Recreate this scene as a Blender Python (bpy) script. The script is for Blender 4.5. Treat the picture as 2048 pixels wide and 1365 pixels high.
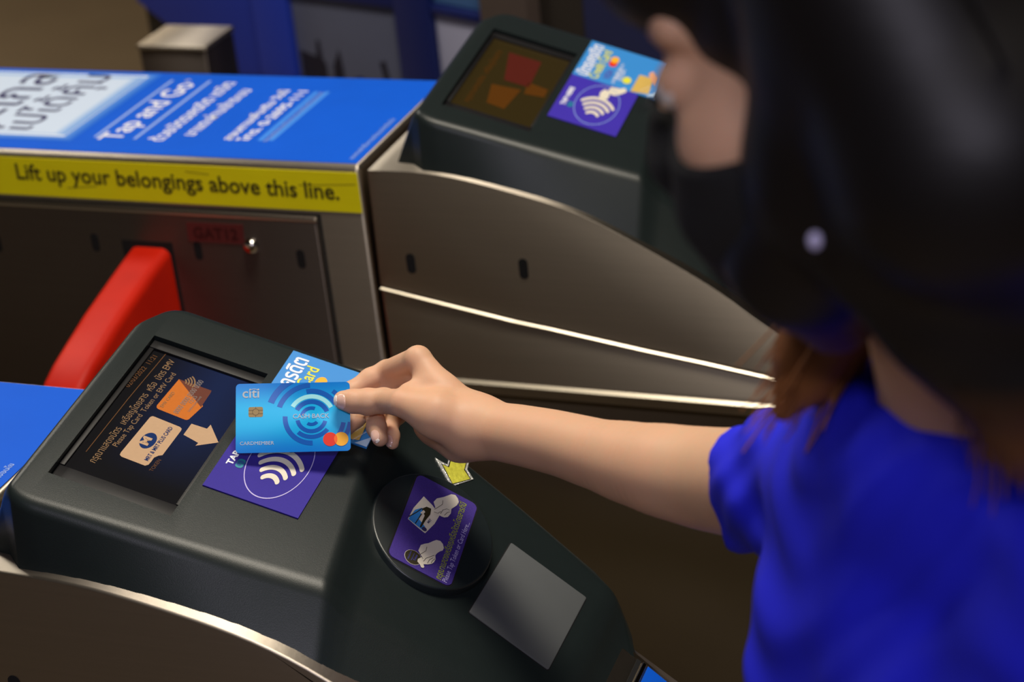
import bpy, bmesh, math, random
import numpy as np
from mathutils import Vector, Matrix
from mathutils.geometry import tessellate_polygon
random.seed(7); np.random.seed(7)
for _o in list(bpy.data.objects): bpy.data.objects.remove(_o)
SC = bpy.context.scene; COL = SC.collection
V = lambda *a: np.array(a if len(a) > 1 else a[0], dtype=float)

def lin(c):
    return tuple(((x/255.0)/12.92 if x/255.0 <= .04045 else ((x/255.0+.055)/1.055)**2.4) for x in c)

# ------------------------------------------------------------------ camera, world, light, exposure
CAM = V((0.82377, -1.08007, 1.76163)); R0 = V((0.94001, 0.32823, -0.09296)); R1 = V((0.07099, -0.45475, -0.88779)); R2 = V((-0.33367, 0.82793, -0.45077))
cd = bpy.data.cameras.new('camera'); cam = bpy.data.objects.new('camera', cd); COL.objects.link(cam)
m = Matrix.Identity(4)
for i in range(3):
    m[i][0] = R0[i]; m[i][1] = -R1[i]; m[i][2] = -R2[i]; m[i][3] = CAM[i]
cam.matrix_world = m
cd.sensor_width = 36; cd.lens = 69.4212; cd.clip_start = .05; cd.clip_end = 60
cd.dof.use_dof = True; cd.dof.focus_distance = 1.545; cd.dof.aperture_fstop = 6.3
SC.camera = cam
SC.view_settings.view_transform = 'Standard'; SC.view_settings.look = 'None'
SC.view_settings.gamma = 1; SC.view_settings.use_curve_mapping = False
SC.view_settings.exposure = 0.0
SC.cycles.use_denoising = True
SC.cycles.max_bounces = 8
w = bpy.data.worlds.new('station_air'); SC.world = w; w.use_nodes = True
w.node_tree.nodes['Background'].inputs[0].default_value = (.56, .52, .5, 1)
w.node_tree.nodes['Background'].inputs[1].default_value = .09

LAMPS = [  # overhead area lights, all but the aisle one added as fill: name, x, y, z, size x, size y, watts, colour
    ('lamp_over_aisle', .40, .45, 3.0, .9, .45, 47, (1, .91, .76)),
    ('fill_over_hall', -3.6, 3.0, 3.0, 1.2, .3, 40, (1, .86, .66)),  # added fill for the background and the reflections in the steel
    ('fill_by_kiosk', -1.7, 1.30, 3.02, .9, .4, 30, (1, .94, .84)),  # added fill that brightens the kiosk and the rail highlight
    ('fill_behind_camera', 1.1, -2.3, 3.0, 1.4, .3, 50, (.88, .83, 1)),  # added purplish fill for the sides facing the camera
]
for n, x, y, z, sx, sy, p, c in LAMPS:
    ld = bpy.data.lights.new(n, 'AREA'); ld.shape = 'RECTANGLE'; ld.size = sx; ld.size_y = sy; ld.energy = p; ld.color = c
    lo = bpy.data.objects.new(n, ld); lo.location = (x, y, z); COL.objects.link(lo)

# ------------------------------------------------------------------ materials
MATS = {}
def mat(name, rgb, rough=.5, metal=0.0, spec=.5, var=.06, scale=30.0, bump=0.0, bscale=None, emit=0.0, stretch=None, aniso=0.0, coat=0.0, sss=0.0, rgb2=None, sheen=0.0, bdist=.001):
    if name in MATS: return MATS[name]
    M = bpy.data.materials.new(name); M.use_nodes = True; nt = M.node_tree; N = nt.nodes; L = nt.links
    b = N['Principled BSDF']; c = lin(rgb)
    tc = N.new('ShaderNodeTexCoord'); mp = N.new('ShaderNodeMapping'); L.new(tc.outputs['Object'], mp.inputs['Vector'])
    if stretch: mp.inputs['Scale'].default_value = stretch
    nz = N.new('ShaderNodeTexNoise'); nz.inputs['Scale'].default_value = scale; nz.inputs['Detail'].default_value = 4
    L.new(mp.outputs[0], nz.inputs['Vector'])
    mx = N.new('ShaderNodeMix'); mx.data_type = 'RGBA'
    c2 = lin(rgb2) if rgb2 else c
    mx.inputs[6].default_value = (*[min(1, t*(1-var)) for t in c], 1); mx.inputs[7].default_value = (*[min(1, t*(1+var)) for t in c2], 1)
    L.new(nz.outputs['Fac'], mx.inputs[0]); L.new(mx.outputs[2], b.inputs['Base Color'])
    b.inputs['Roughness'].default_value = rough; b.inputs['Metallic'].default_value = metal
    b.inputs['Specular IOR Level'].default_value = spec
    b.inputs['Anisotropic'].default_value = aniso
    b.inputs['Coat Weight'].default_value = coat; b.inputs['Coat Roughness'].default_value = .08
    b.inputs['Sheen Weight'].default_value = sheen
    if sss:
        b.inputs['Subsurface Weight'].default_value = sss; b.inputs['Subsurface Radius'].default_value = (.006, .0022, .0012); b.inputs['Subsurface Scale'].default_value = 1
    if aniso:
        cv = N.new('ShaderNodeCombineXYZ'); cv.inputs[0].default_value = 0; cv.inputs[1].default_value = .5; cv.inputs[2].default_value = .85; L.new(cv.outputs[0], b.inputs['Tangent'])
    if emit:
        L.new(mx.outputs[2], b.inputs['Emission Color']); b.inputs['Emission Strength'].default_value = emit
    if bump:
        n2 = N.new('ShaderNodeTexNoise'); n2.inputs['Scale'].default_value = bscale or scale; n2.inputs['Detail'].default_value = 3
        L.new(mp.outputs[0], n2.inputs['Vector'])
        bp = N.new('ShaderNodeBump'); bp.inputs['Strength'].default_value = bump; bp.inputs['Distance'].default_value = bdist
        L.new(n2.outputs['Fac'], bp.inputs['Height']); L.new(bp.outputs[0], b.inputs['Normal'])
    MATS[name] = M
    return M

PLASTIC = mat('dark_grey_moulded_plastic', (26, 33, 33), .36, spec=.30, var=.08, scale=60, bump=.25, bscale=1400, bdist=.0003)
PUCK = mat('smooth_dark_plastic', (27, 34, 36), .35, var=.04, scale=40)
BLACK = mat('black_plastic', (14, 13, 15), .22, var=.1, scale=80)
BEZEL = mat('matt_black_bezel', (20, 19, 21), .5, spec=.3, var=.1, scale=80)
VOID = mat('unlit_cavity', (4, 4, 5), .9, var=.1)
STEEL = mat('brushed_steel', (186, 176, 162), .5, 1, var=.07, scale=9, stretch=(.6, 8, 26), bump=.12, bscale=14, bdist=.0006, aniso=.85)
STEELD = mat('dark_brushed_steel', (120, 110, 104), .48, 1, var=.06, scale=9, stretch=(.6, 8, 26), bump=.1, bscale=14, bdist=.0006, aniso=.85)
CHROME2 = mat('satin_steel', (214, 204, 186), .34, 1, var=.04)
CHROME = mat('polished_steel', (210, 205, 196), .14, 1, var=.03)
BROWN = mat('dark_brown_paint', (92, 80, 58), .6, var=.08, scale=12)
GREYP = mat('grey_panel_plastic', (84, 87, 88), .4, var=.04, scale=50, bump=.1, bscale=1600, bdist=.0002)
BLUE = mat('blue_vinyl', (4, 86, 208), .62, spec=.15, var=.08, scale=16)
WHITE = mat('white_print', (238, 238, 244), .5, var=.02)
PALE = mat('pale_blue_print', (150, 178, 232), .5, var=.02)
NAVYP = mat('navy_print', (52, 52, 96), .5, var=.02)
YELLOW = mat('yellow_vinyl', (252, 238, 4), .5, var=.07, scale=22, stretch=(1, 1, 5))
INK = mat('black_print', (44, 38, 12), .55, var=.1)
RED = mat('red_moulded_plastic', (172, 18, 6), .48, var=.08, scale=14, spec=.15, rgb2=(204, 36, 12))
PURPLE = mat('purple_vinyl', (46, 31, 142), .6, spec=.25, var=.25, scale=1500, bump=.15, bscale=1800, bdist=.0002)
PURPLE2 = mat('plain_purple_vinyl', (58, 40, 170), .5, var=.06)
TEAL = mat('teal_print', (10, 130, 150), .5, var=.05)
SKYB = mat('light_blue_print', (54, 138, 214), .45, var=.05, scale=20)
PALEB = mat('very_pale_blue_print', (186, 212, 240), .5, var=.04)
LIME = mat('yellow_print', (222, 220, 60), .5, var=.04)
GOLD = mat('gold_print', (206, 172, 88), .5, var=.12, scale=80)
LOGOR = mat('red_logo_print', (226, 40, 10), .45, var=.02)
LOGOY = mat('amber_logo_print', (246, 176, 40), .45, var=.02)
LOGOO = mat('orange_logo_print', (246, 104, 20), .45, var=.02)
VIOLET = mat('dull_violet_print', (84, 84, 176), .5, var=.02)
SKINP = mat('printed_skin_tone', (226, 160, 120), .5, var=.04)
HOLO = mat('yellow_foil', (232, 228, 84), .26, .3, var=.25, scale=200, bump=.9, bscale=260, bdist=.0012)
FOILW = mat('silver_foil', (250, 250, 240), .22, .5, var=.3, scale=400, bump=1.0, bscale=420, bdist=.0015)
GLITTER = mat('glitter_purple_vinyl', (66, 48, 132), .5, 0, var=.35, scale=1100, bump=.5, bscale=1500, bdist=.0004, spec=.3)
ICON = mat('cream_icon_print', (222, 214, 196), .55, var=.03)
OLIVE = mat('yellow_green_print', (150, 160, 40), .5, var=.05)
LILAC = mat('lilac_print', (190, 180, 230), .5, var=.03)
FLOORM = mat('brown_floor_tile', (126, 108, 84), .5, var=.15, scale=3)
DARKW = mat('dark_hall_wall', (40, 36, 34), .7, var=.15, scale=2)
SKIN = mat('skin', (208, 168, 136), .52, spec=.35, var=.05, scale=60, sss=.25, bump=.12, bscale=900, bdist=.0004, rgb2=(210, 160, 130))
NAIL = mat('polished_fingernail', (232, 190, 172), .12, var=.03, coat=.6)
NAILT = mat('nail_edge', (245, 232, 222), .2, var=.02)
SHIRT = mat('blue_cotton_blouse', (34, 38, 215), .75, var=.06, scale=40, bump=.2, bscale=900, bdist=.0005, spec=.2)
TROUS = mat('black_trousers', (22, 22, 28), .8, var=.1)
MASK = mat('black_face_mask', (12, 12, 14), .85, var=.1)
SHOE = mat('black_shoe', (18, 17, 18), .4, var=.1)
EYEW = mat('eye_white', (226, 220, 214), .15, var=.02)
IRIS = mat('dark_iris', (30, 20, 14), .1, var=.1)
PEARL = mat('pearl', (206, 200, 236), .12, var=.02, coat=.5)

def hair_material():
    M = bpy.data.materials.new('dark_hair_brown_tips'); M.use_nodes = True; nt = M.node_tree; N = nt.nodes; L = nt.links
    b = N['Principled BSDF']; at = N.new('ShaderNodeAttribute'); at.attribute_name = 'tip'
    mx = N.new('ShaderNodeMix'); mx.data_type = 'RGBA'
    mx.inputs[6].default_value = (*lin((17, 14, 14)), 1); mx.inputs[7].default_value = (*lin((142, 88, 46)), 1)
    L.new(at.outputs['Fac'], mx.inputs[0]); L.new(mx.outputs[2], b.inputs['Base Color'])
    b.inputs['Roughness'].default_value = .5; b.inputs['Specular IOR Level'].default_value = .3
    return M
HAIR = hair_material()

# ------------------------------------------------------------------ object helpers
def tag(o, label=None, cat=None, group=None, kind=None):
    if label: o['label'] = label
    if cat: o['category'] = cat
    if group: o['group'] = group
    if kind: o['kind'] = kind
    return o
def thing(name, label, cat, loc=(0, 0, 0), group=None):
    o = bpy.data.objects.new(name, None); o.location = loc; o.empty_display_size = .1; COL.objects.link(o)
    return tag(o, label, cat, group)
def link(name, me, parent=None, label=None):
    o = bpy.data.objects.new(name, me); COL.objects.link(o)
    if parent: o.parent = parent
    if label: o['label'] = label
    return o
def smooth(me, ang=35):
    bm = bmesh.new(); bm.from_mesh(me)
    for f in bm.faces: f.smooth = True
    for e in bm.edges:
        if len(e.link_faces) == 2: e.smooth = e.calc_face_angle(0) < math.radians(ang)
    bm.to_mesh(me); bm.free()
def pymesh(name, vs, fs, mats, mi=None):
    me = bpy.data.meshes.new(name); me.from_pydata([tuple(map(float, v)) for v in vs], [], fs)
    for m_ in (mats if isinstance(mats, (list, tuple)) else [mats]): me.materials.append(m_)
    if mi is not None: me.polygons.foreach_set('material_index', mi)
    bm = bmesh.new(); bm.from_mesh(me); bmesh.ops.recalc_face_normals(bm, faces=bm.faces) if mi is None else None
    bm.to_mesh(me); bm.free(); me.update()
    return me
def bevelled(name, vs, fs, m_, width, seg=3, parent=None, ang=30, label=None):
    me = pymesh(name, vs, fs, m_); bm = bmesh.new(); bm.from_mesh(me)
    es = [e for e in bm.edges if len(e.link_faces) == 2 and e.calc_face_angle(0) > math.radians(ang)]
    if width > 0: bmesh.ops.bevel(bm, geom=es, offset=width, segments=seg, affect='EDGES', profile=.5, clamp_overlap=True)
    bm.to_mesh(me); bm.free(); smooth(me, 40)
    return link(name, me, parent, label)
def box(name, lo, hi, m_, bev=0.0, parent=None, seg=3, label=None, rotz=None):
    (a, b, c), (d, e, f) = lo, hi
    vs = [(a,b,c),(d,b,c),(d,e,c),(a,e,c),(a,b,f),(d,b,f),(d,e,f),(a,e,f)]
    fs = [(0,3,2,1),(4,5,6,7),(0,1,5,4),(1,2,6,5),(2,3,7,6),(3,0,4,7)]
    if rotz:
        (ox, oy, an) = rotz; co, si = math.cos(an), math.sin(an)
        vs = [(ox+x*co-y*si, oy+x*si+y*co, z) for x, y, z in vs]
    return bevelled(name, vs, fs, m_, bev, seg, parent, label=label)
def prism(name, poly, fr, th, m_, bev=0.0, parent=None, seg=3, label=None, ang=30):
    """2-D outline in frame fr=(origin, ax, ay, n) raised from -th to 0 along n"""
    o, ax, ay, n = [V(t) for t in fr]; k = len(poly)
    top = [o+ax*p[0]+ay*p[1] for p in poly]; bot = [t-n*th for t in top]
    fs = [tuple(range(k)), tuple(range(2*k-1, k-1, -1))]+[(i, k+i, k+(i+1) % k, (i+1) % k) for i in range(k)]
    return bevelled(name, top+bot, fs, m_, bev, seg, parent, ang, label)
def rrect(w_, h_, r, n=5, cx=0, cy=0):
    out = []
    for sx, sy, a0 in ((1, 1, 0), (-1, 1, 90), (-1, -1, 180), (1, -1, 270)):
        for i in range(n+1):
            a = math.radians(a0+90*i/n); out.append((cx+sx*(w_/2-r)+r*math.cos(a), cy+sy*(h_/2-r)+r*math.sin(a)))
    return out
def disc(cx, cy, r, n=40, ry=None): return [(cx+r*math.cos(2*math.pi*i/n), cy+(ry or r)*math.sin(2*math.pi*i/n)) for i in range(n)]
def arc(cx, cy, r0, r1, a0, a1, n=20, cap=False):
    o = [(cx+r1*math.cos(math.radians(a0+(a1-a0)*i/n)), cy+r1*math.sin(math.radians(a0+(a1-a0)*i/n))) for i in range(n+1)]
    inn = [(cx+r0*math.cos(math.radians(a0+(a1-a0)*i/n)), cy+r0*math.sin(math.radians(a0+(a1-a0)*i/n))) for i in range(n+1)]
    def semi(a, flip):
        c = (cx+(r0+r1)/2*math.cos(math.radians(a)), cy+(r0+r1)/2*math.sin(math.radians(a))); rr = (r1-r0)/2
        s = 1 if not flip else -1
        return [(c[0]+rr*math.cos(math.radians(a+s*180*t/8 + (0 if not flip else 180)) * 1), c[1]+rr*math.sin(math.radians(a+s*180*t/8+(0 if not flip else 180)))) for t in range(1, 8)]
    if not cap: return o+inn[::-1]
    s1 = semi(a1, False); s0 = semi(a0, True)
    # round ends: outer end at a1 sweeps to the inner one, inner end at a0 sweeps back to the outer one
    e1 = [(cx+(r0+r1)/2*math.cos(math.radians(a1))+(r1-r0)/2*math.cos(math.radians(a1+180*t/8*(1 if a1 > a0 else -1))), cy+(r0+r1)/2*math.sin(math.radians(a1))+(r1-r0)/2*math.sin(math.radians(a1+180*t/8*(1 if a1 > a0 else -1)))) for t in range(1, 8)]
    e0 = [(cx+(r0+r1)/2*math.cos(math.radians(a0))+(r1-r0)/2*math.cos(math.radians(a0+180+180*t/8*(1 if a1 > a0 else -1))), cy+(r0+r1)/2*math.sin(math.radians(a0))+(r1-r0)/2*math.sin(math.radians(a0+180+180*t/8*(1 if a1 > a0 else -1)))) for t in range(1, 8)]
    return o+e1+inn[::-1]+e0
def stroke(pts, w_):
    pts = [V(p) for p in pts]; L_, R_ = [], []
    for i, p in enumerate(pts):
        d = (pts[min(i+1, len(pts)-1)]-pts[max(i-1, 0)]); d /= np.linalg.norm(d)+1e-9; n = V(-d[1], d[0])*w_/2
        L_.append(tuple(p+n)); R_.append(tuple(p-n))
    return L_+R_[::-1]

class Art:
    """flat print: polygons and lettering laid on a plane, later built as one mesh with one slot per ink"""
    def __init__(s, fr): s.o, s.ax, s.ay, s.n = [V(t) for t in fr]; s.v = []; s.f = []; s.mi = []; s.mats = []
    def _m(s, m_):
        if m_ not in s.mats: s.mats.append(m_)
        return s.mats.index(m_)
    def _add(s, p2, faces, m_, lay):
        b = len(s.v); h = lay*.00013
        s.v += [s.o+s.ax*p[0]+s.ay*p[1]+s.n*h for p in p2]
        k = s._m(m_)
        for f in faces: s.f.append(tuple(b+i for i in f)); s.mi.append(k)
    def poly(s, p2, m_, lay=1, clip=None):
        t = tessellate_polygon([[Vector((p[0], p[1], 0)) for p in p2]]); fs = []
        for a, b, c in t:
            A, B, C = p2[a], p2[b], p2[c]
            cr = (B[0]-A[0])*(C[1]-A[1])-(B[1]-A[1])*(C[0]-A[0])
            fs.append((a, b, c) if cr > 0 else (a, c, b))
        s._add(p2, fs, m_, lay)
    def slab(s, p2, m_, th=.0004):
        n = len(p2); s.poly(p2, m_, 0); b = len(s.v)
        s.v += [s.o+s.ax*p[0]+s.ay*p[1] for p in p2]+[s.o+s.ax*p[0]+s.ay*p[1]-s.n*th for p in p2]; k = s._m(m_)
        ar = sum(p2[i][0]*p2[(i+1) % n][1]-p2[(i+1) % n][0]*p2[i][1] for i in range(n))
        for i in range(n):
            q = (b+i, b+n+i, b+n+(i+1) % n, b+(i+1) % n); s.f.append(q if ar > 0 else q[::-1]); s.mi.append(k)
    def text(s, body, a, b, m_, lay=2, bold=0.0, height=None, hscale=1.0, shear=0.0):
        """a line of lettering whose baseline runs from a to b"""
        c = bpy.data.curves.new('lettering', 'FONT'); c.body = body; c.resolution_u = 3; c.offset = bold; c.shear = shear; c.fill_mode = 'FRONT'
        o = bpy.data.objects.new('lettering', c); COL.objects.link(o)
        dg = bpy.context.evaluated_depsgraph_get(); me = o.evaluated_get(dg).to_mesh()
        P = np.array([v.co[:2] for v in me.vertices]); F = [tuple(p.vertices) for p in me.polygons]
        o.evaluated_get(dg).to_mesh_clear(); bpy.data.objects.remove(o); bpy.data.curves.remove(c)
        if not len(P): return
        a, b = V(a), V(b); d = b-a; Ln = np.linalg.norm(d); d /= Ln; up = V(-d[1], d[0])
        x0, x1 = P[:, 0].min(), P[:, 0].max(); k = Ln/(x1-x0)
        ky = (height/.69 if height else k)*hscale
        Q = [tuple(a+d*((p[0]-x0)*k)+up*(p[1]*ky)) for p in P]
        s._add(Q, F, m_, lay)
    def build(s, name, parent=None, label=None):
        me = pymesh(name, s.v, s.f, s.mats, s.mi); return link(name, me, parent, label)

# ------------------------------------------------------------------ signed-distance modelling (bodies, hair)
def nets(S, lo, h):
    """surface nets: quads around the zero level of the grid S"""
    S = S.astype(np.float32); nx, ny, nz = S.shape
    neg = S < 0
    acc = np.zeros((nx-1, ny-1, nz-1, 3), np.float32); cnt = np.zeros((nx-1, ny-1, nz-1), np.float32)
    offs = [(0, 0), (0, 1), (1, 0), (1, 1)]
    for ax in range(3):
        T = np.moveaxis(S, ax, 0); Ng = np.moveaxis(neg, ax, 0)
        cr = Ng[:-1] != Ng[1:]
        idx = np.argwhere(cr)
        if not len(idx): continue
        i, j, k = idx.T; a = T[i, j, k]; b = T[i+1, j, k]; t = a/(a-b)
        P = np.zeros((len(i), 3), np.float32); oth = [q for q in range(3) if q != ax]
        P[:, ax] = i+t; P[:, oth[0]] = j; P[:, oth[1]] = k
        for dj, dk in offs:
            c = np.zeros((len(i), 3), int); c[:, ax] = i; c[:, oth[0]] = j-dj; c[:, oth[1]] = k-dk
            ok = np.all((c >= 0) & (c < np.array(acc.shape[:3])), axis=1); c = c[ok]
            np.add.at(acc, tuple(c.T), P[ok]); np.add.at(cnt, tuple(c.T), 1)
    cells = np.argwhere(cnt > 0); vid = -np.ones(cnt.shape, int); vid[tuple(cells.T)] = np.arange(len(cells))
    verts = acc[tuple(cells.T)]/cnt[tuple(cells.T)][:, None]*h+np.array(lo)
    quads = []
    for ax in range(3):
        Ng = np.moveaxis(neg, ax, 0); idx = np.argwhere(Ng[:-1] != Ng[1:]); oth = [q for q in range(3) if q != ax]
        if not len(idx): continue
        i, j, k = idx.T; sgn = Ng[i, j, k]; q = []
        for dj, dk in ((1, 1), (0, 1), (0, 0), (1, 0)):
            c = np.zeros((len(i), 3), int); c[:, ax] = i; c[:, oth[0]] = j-dj; c[:, oth[1]] = k-dk
            bad = np.any((c < 0) | (c >= np.array(cnt.shape)), axis=1); c[bad] = 0
            v_ = vid[tuple(c.T)]; v_[bad] = -1; q.append(v_)
        q = np.array(q).T; ok = (q >= 0).all(1); q = q[ok]; s_ = sgn[ok]
        if ax == 1: s_ = ~s_
        q[~s_] = q[~s_][:, ::-1]
        quads.append(q)
    return verts, np.concatenate(quads)
class Field:
    """grid of distances in a rotated frame; primitives are blended in one after another"""
    def __init__(s, lo, hi, h, fr=None):
        s.rk = 1.0; s.fr = np.eye(3) if fr is None else np.array(fr); s.h = h; s.lo = V(lo)
        s.n = np.ceil((V(hi)-s.lo)/h).astype(int)+1; s.S = np.full(s.n, .03, np.float32)
    def new(s):
        t = Field.__new__(Field); t.fr, t.h, t.lo, t.n, t.rk = s.fr, s.h, s.lo, s.n, s.rk; t.S = np.full(s.n, .03, np.float32); return t
    def loc(s, p): return s.fr@V(p)
    def box(s, pts, r):
        a = np.min(pts, 0)-r; b = np.max(pts, 0)+r
        i0 = np.clip(np.floor((a-s.lo)/s.h).astype(int), 0, s.n); i1 = np.clip(np.ceil((b-s.lo)/s.h).astype(int)+1, 0, s.n)
        sl = tuple(slice(x, y) for x, y in zip(i0, i1))
        if any(x >= y for x, y in zip(i0, i1)): return None, None
        g = np.meshgrid(*[s.lo[q]+s.h*np.arange(i0[q], i1[q], dtype=np.float32) for q in range(3)], indexing='ij')
        return sl, np.stack(g, -1).astype(np.float32)
    def _put(s, sl, d, k, op='u'):
        T = s.S[sl]
        if op == 'u':
            if k > 0:
                hh = np.clip(.5+.5*(T-d)/k, 0, 1); s.S[sl] = T*(1-hh)+d*hh-k*hh*(1-hh)
            else: s.S[sl] = np.minimum(T, d)
        else:
            if k > 0:
                hh = np.clip(.5-.5*(T+d)/k, 0, 1); s.S[sl] = T*(1-hh)-d*hh+k*hh*(1-hh)
            else: s.S[sl] = np.maximum(T, -d)
    def cap(s, a, b, ra, rb, k=.004, op='u', flat=None):
        """tapered capsule; flat=(axis, factor) squashes it across a direction"""
        a, b = s.loc(a), s.loc(b); ra, rb = ra*s.rk, rb*s.rk; sl, G = s.box([a, b], max(ra, rb)*(1.0 if not flat else max(1, flat[1]))+.02)
        if sl is None: return s
        d = b-a; t = np.clip(((G-a)@d)/(d@d+1e-12), 0, 1)[..., None]; q = G-(a+t*d)
        if flat:
            n = s.fr@V(flat[0]); n = n/np.linalg.norm(n); c = (q@n)[..., None]; q = q+n*c*(1/flat[1]-1)
        s._put(sl, np.linalg.norm(q, axis=-1)-(ra+(rb-ra)*t[..., 0]), k, op); return s
    def ell(s, c, axes, rad, k=.004, op='u'):
        c = s.loc(c); A = np.array([s.fr@V(x) for x in axes]); A /= np.linalg.norm(A, axis=1)[:, None]; rad = V(rad)
        sl, G = s.box([c], rad.max()+.02)
        if sl is None: return s
        q = (G-c)@A.T/rad; l = np.linalg.norm(q, axis=-1); g = np.linalg.norm(q/rad, axis=-1)+1e-9
        s._put(sl, l*(l-1)/g, k, op); return s
    def chain(s, pts, rs, k=.004, op='u', flat=None):
        for i in range(len(pts)-1): s.cap(pts[i], pts[i+1], rs[i], rs[i+1], k, op, flat)
        return s
    def join(s, o, k):
        hh = np.clip(.5+.5*(s.S-o.S)/k, 0, 1); s.S = s.S*(1-hh)+o.S*hh-k*hh*(1-hh); return s
    def half(s, p, n, keep_neg=True):
        """keep the side of the plane where (x-p).n < 0"""
        p = s.loc(p); n = s.fr@V(n); n = n/np.linalg.norm(n)
        d = sum((s.lo[q]+s.h*np.arange(s.n[q], dtype=np.float32)-p[q]).reshape([-1 if r == q else 1 for r in range(3)])*n[q] for q in range(3))
        s.S = np.maximum(s.S, d); return s
    def mesh(s):
        v, q = nets(s.S, s.lo, s.h); return v@s.fr, q     # back to the world frame
def raw_mesh(name, parts, mats, attr=None):
    vs, fs, mi, base = [], [], [], 0
    for v, q, m_ in parts:
        vs.append(v); fs.append(np.asarray(q)+base); mi += [m_]*len(q); base += len(v)
    Vv = np.concatenate(vs)
    me = bpy.data.meshes.new(name); me.from_pydata(Vv.tolist(), [], [list(map(int, t)) for f in fs for t in f])
    for m_ in mats: me.materials.append(m_)
    me.polygons.foreach_set('material_index', mi); me.polygons.foreach_set('use_smooth', [True]*len(mi)); me.update()
    return me

# ================================================================== ROOM
tag(box('floor', (-7, -4, -.1), (6, 9, 0), FLOORM), kind='structure')
tag(box('ceiling', (-7, -4, 3.1), (6, 9, 3.2), DARKW), kind='structure')
tag(box('wall_back', (-7, 9, 0), (6, 9.1, 3.1), DARKW), kind='structure')

# ================================================================== TICKET GATES
FO, FU, FV, FN = V((0.0, 0.0, 1.03)), V((0.95287, 0.04829, -0.29951)), V((-0.00719, 0.99057, 0.13685)), V((0.30329, -0.12825, 0.94423))          # reader face: origin, along, across, normal
LO, LU, LN = V((0.21796, -0.0009, 0.95193)), V((0.79864, 0.0, -0.60182)), V((0.60182, 0.0, 0.79864)); LY = V(0, 1, 0)       # lower reader slope
LBO, LBU, LBV, LBN = V((0.25695, 0.12042, 0.93368)), V((0.80995, 0.1749, -0.55982)), V((-0.11446, 0.98329, 0.14159)), V((0.57522, -0.0506, 0.81643))   # token puck
SHIFT = V((0.01777, 0.78885, 0.0)); ZT = 0.97542; YF = -0.05375; YB = 0.22109
EX, EY, EZ = V(1, 0, 0), V(0, 1, 0), V(0, 0, 1)
fp = lambda u, v, n=0.0: FO+FU*u+FV*v+FN*n
FACE = (FO, FU, FV, FN)
XB = -.083                                                   # right end of the flat-topped body

def lerp_arc(A, x):
    xs = [a[0] for a in A]; return float(np.interp(x, xs, [a[1] for a in A]))

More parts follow.
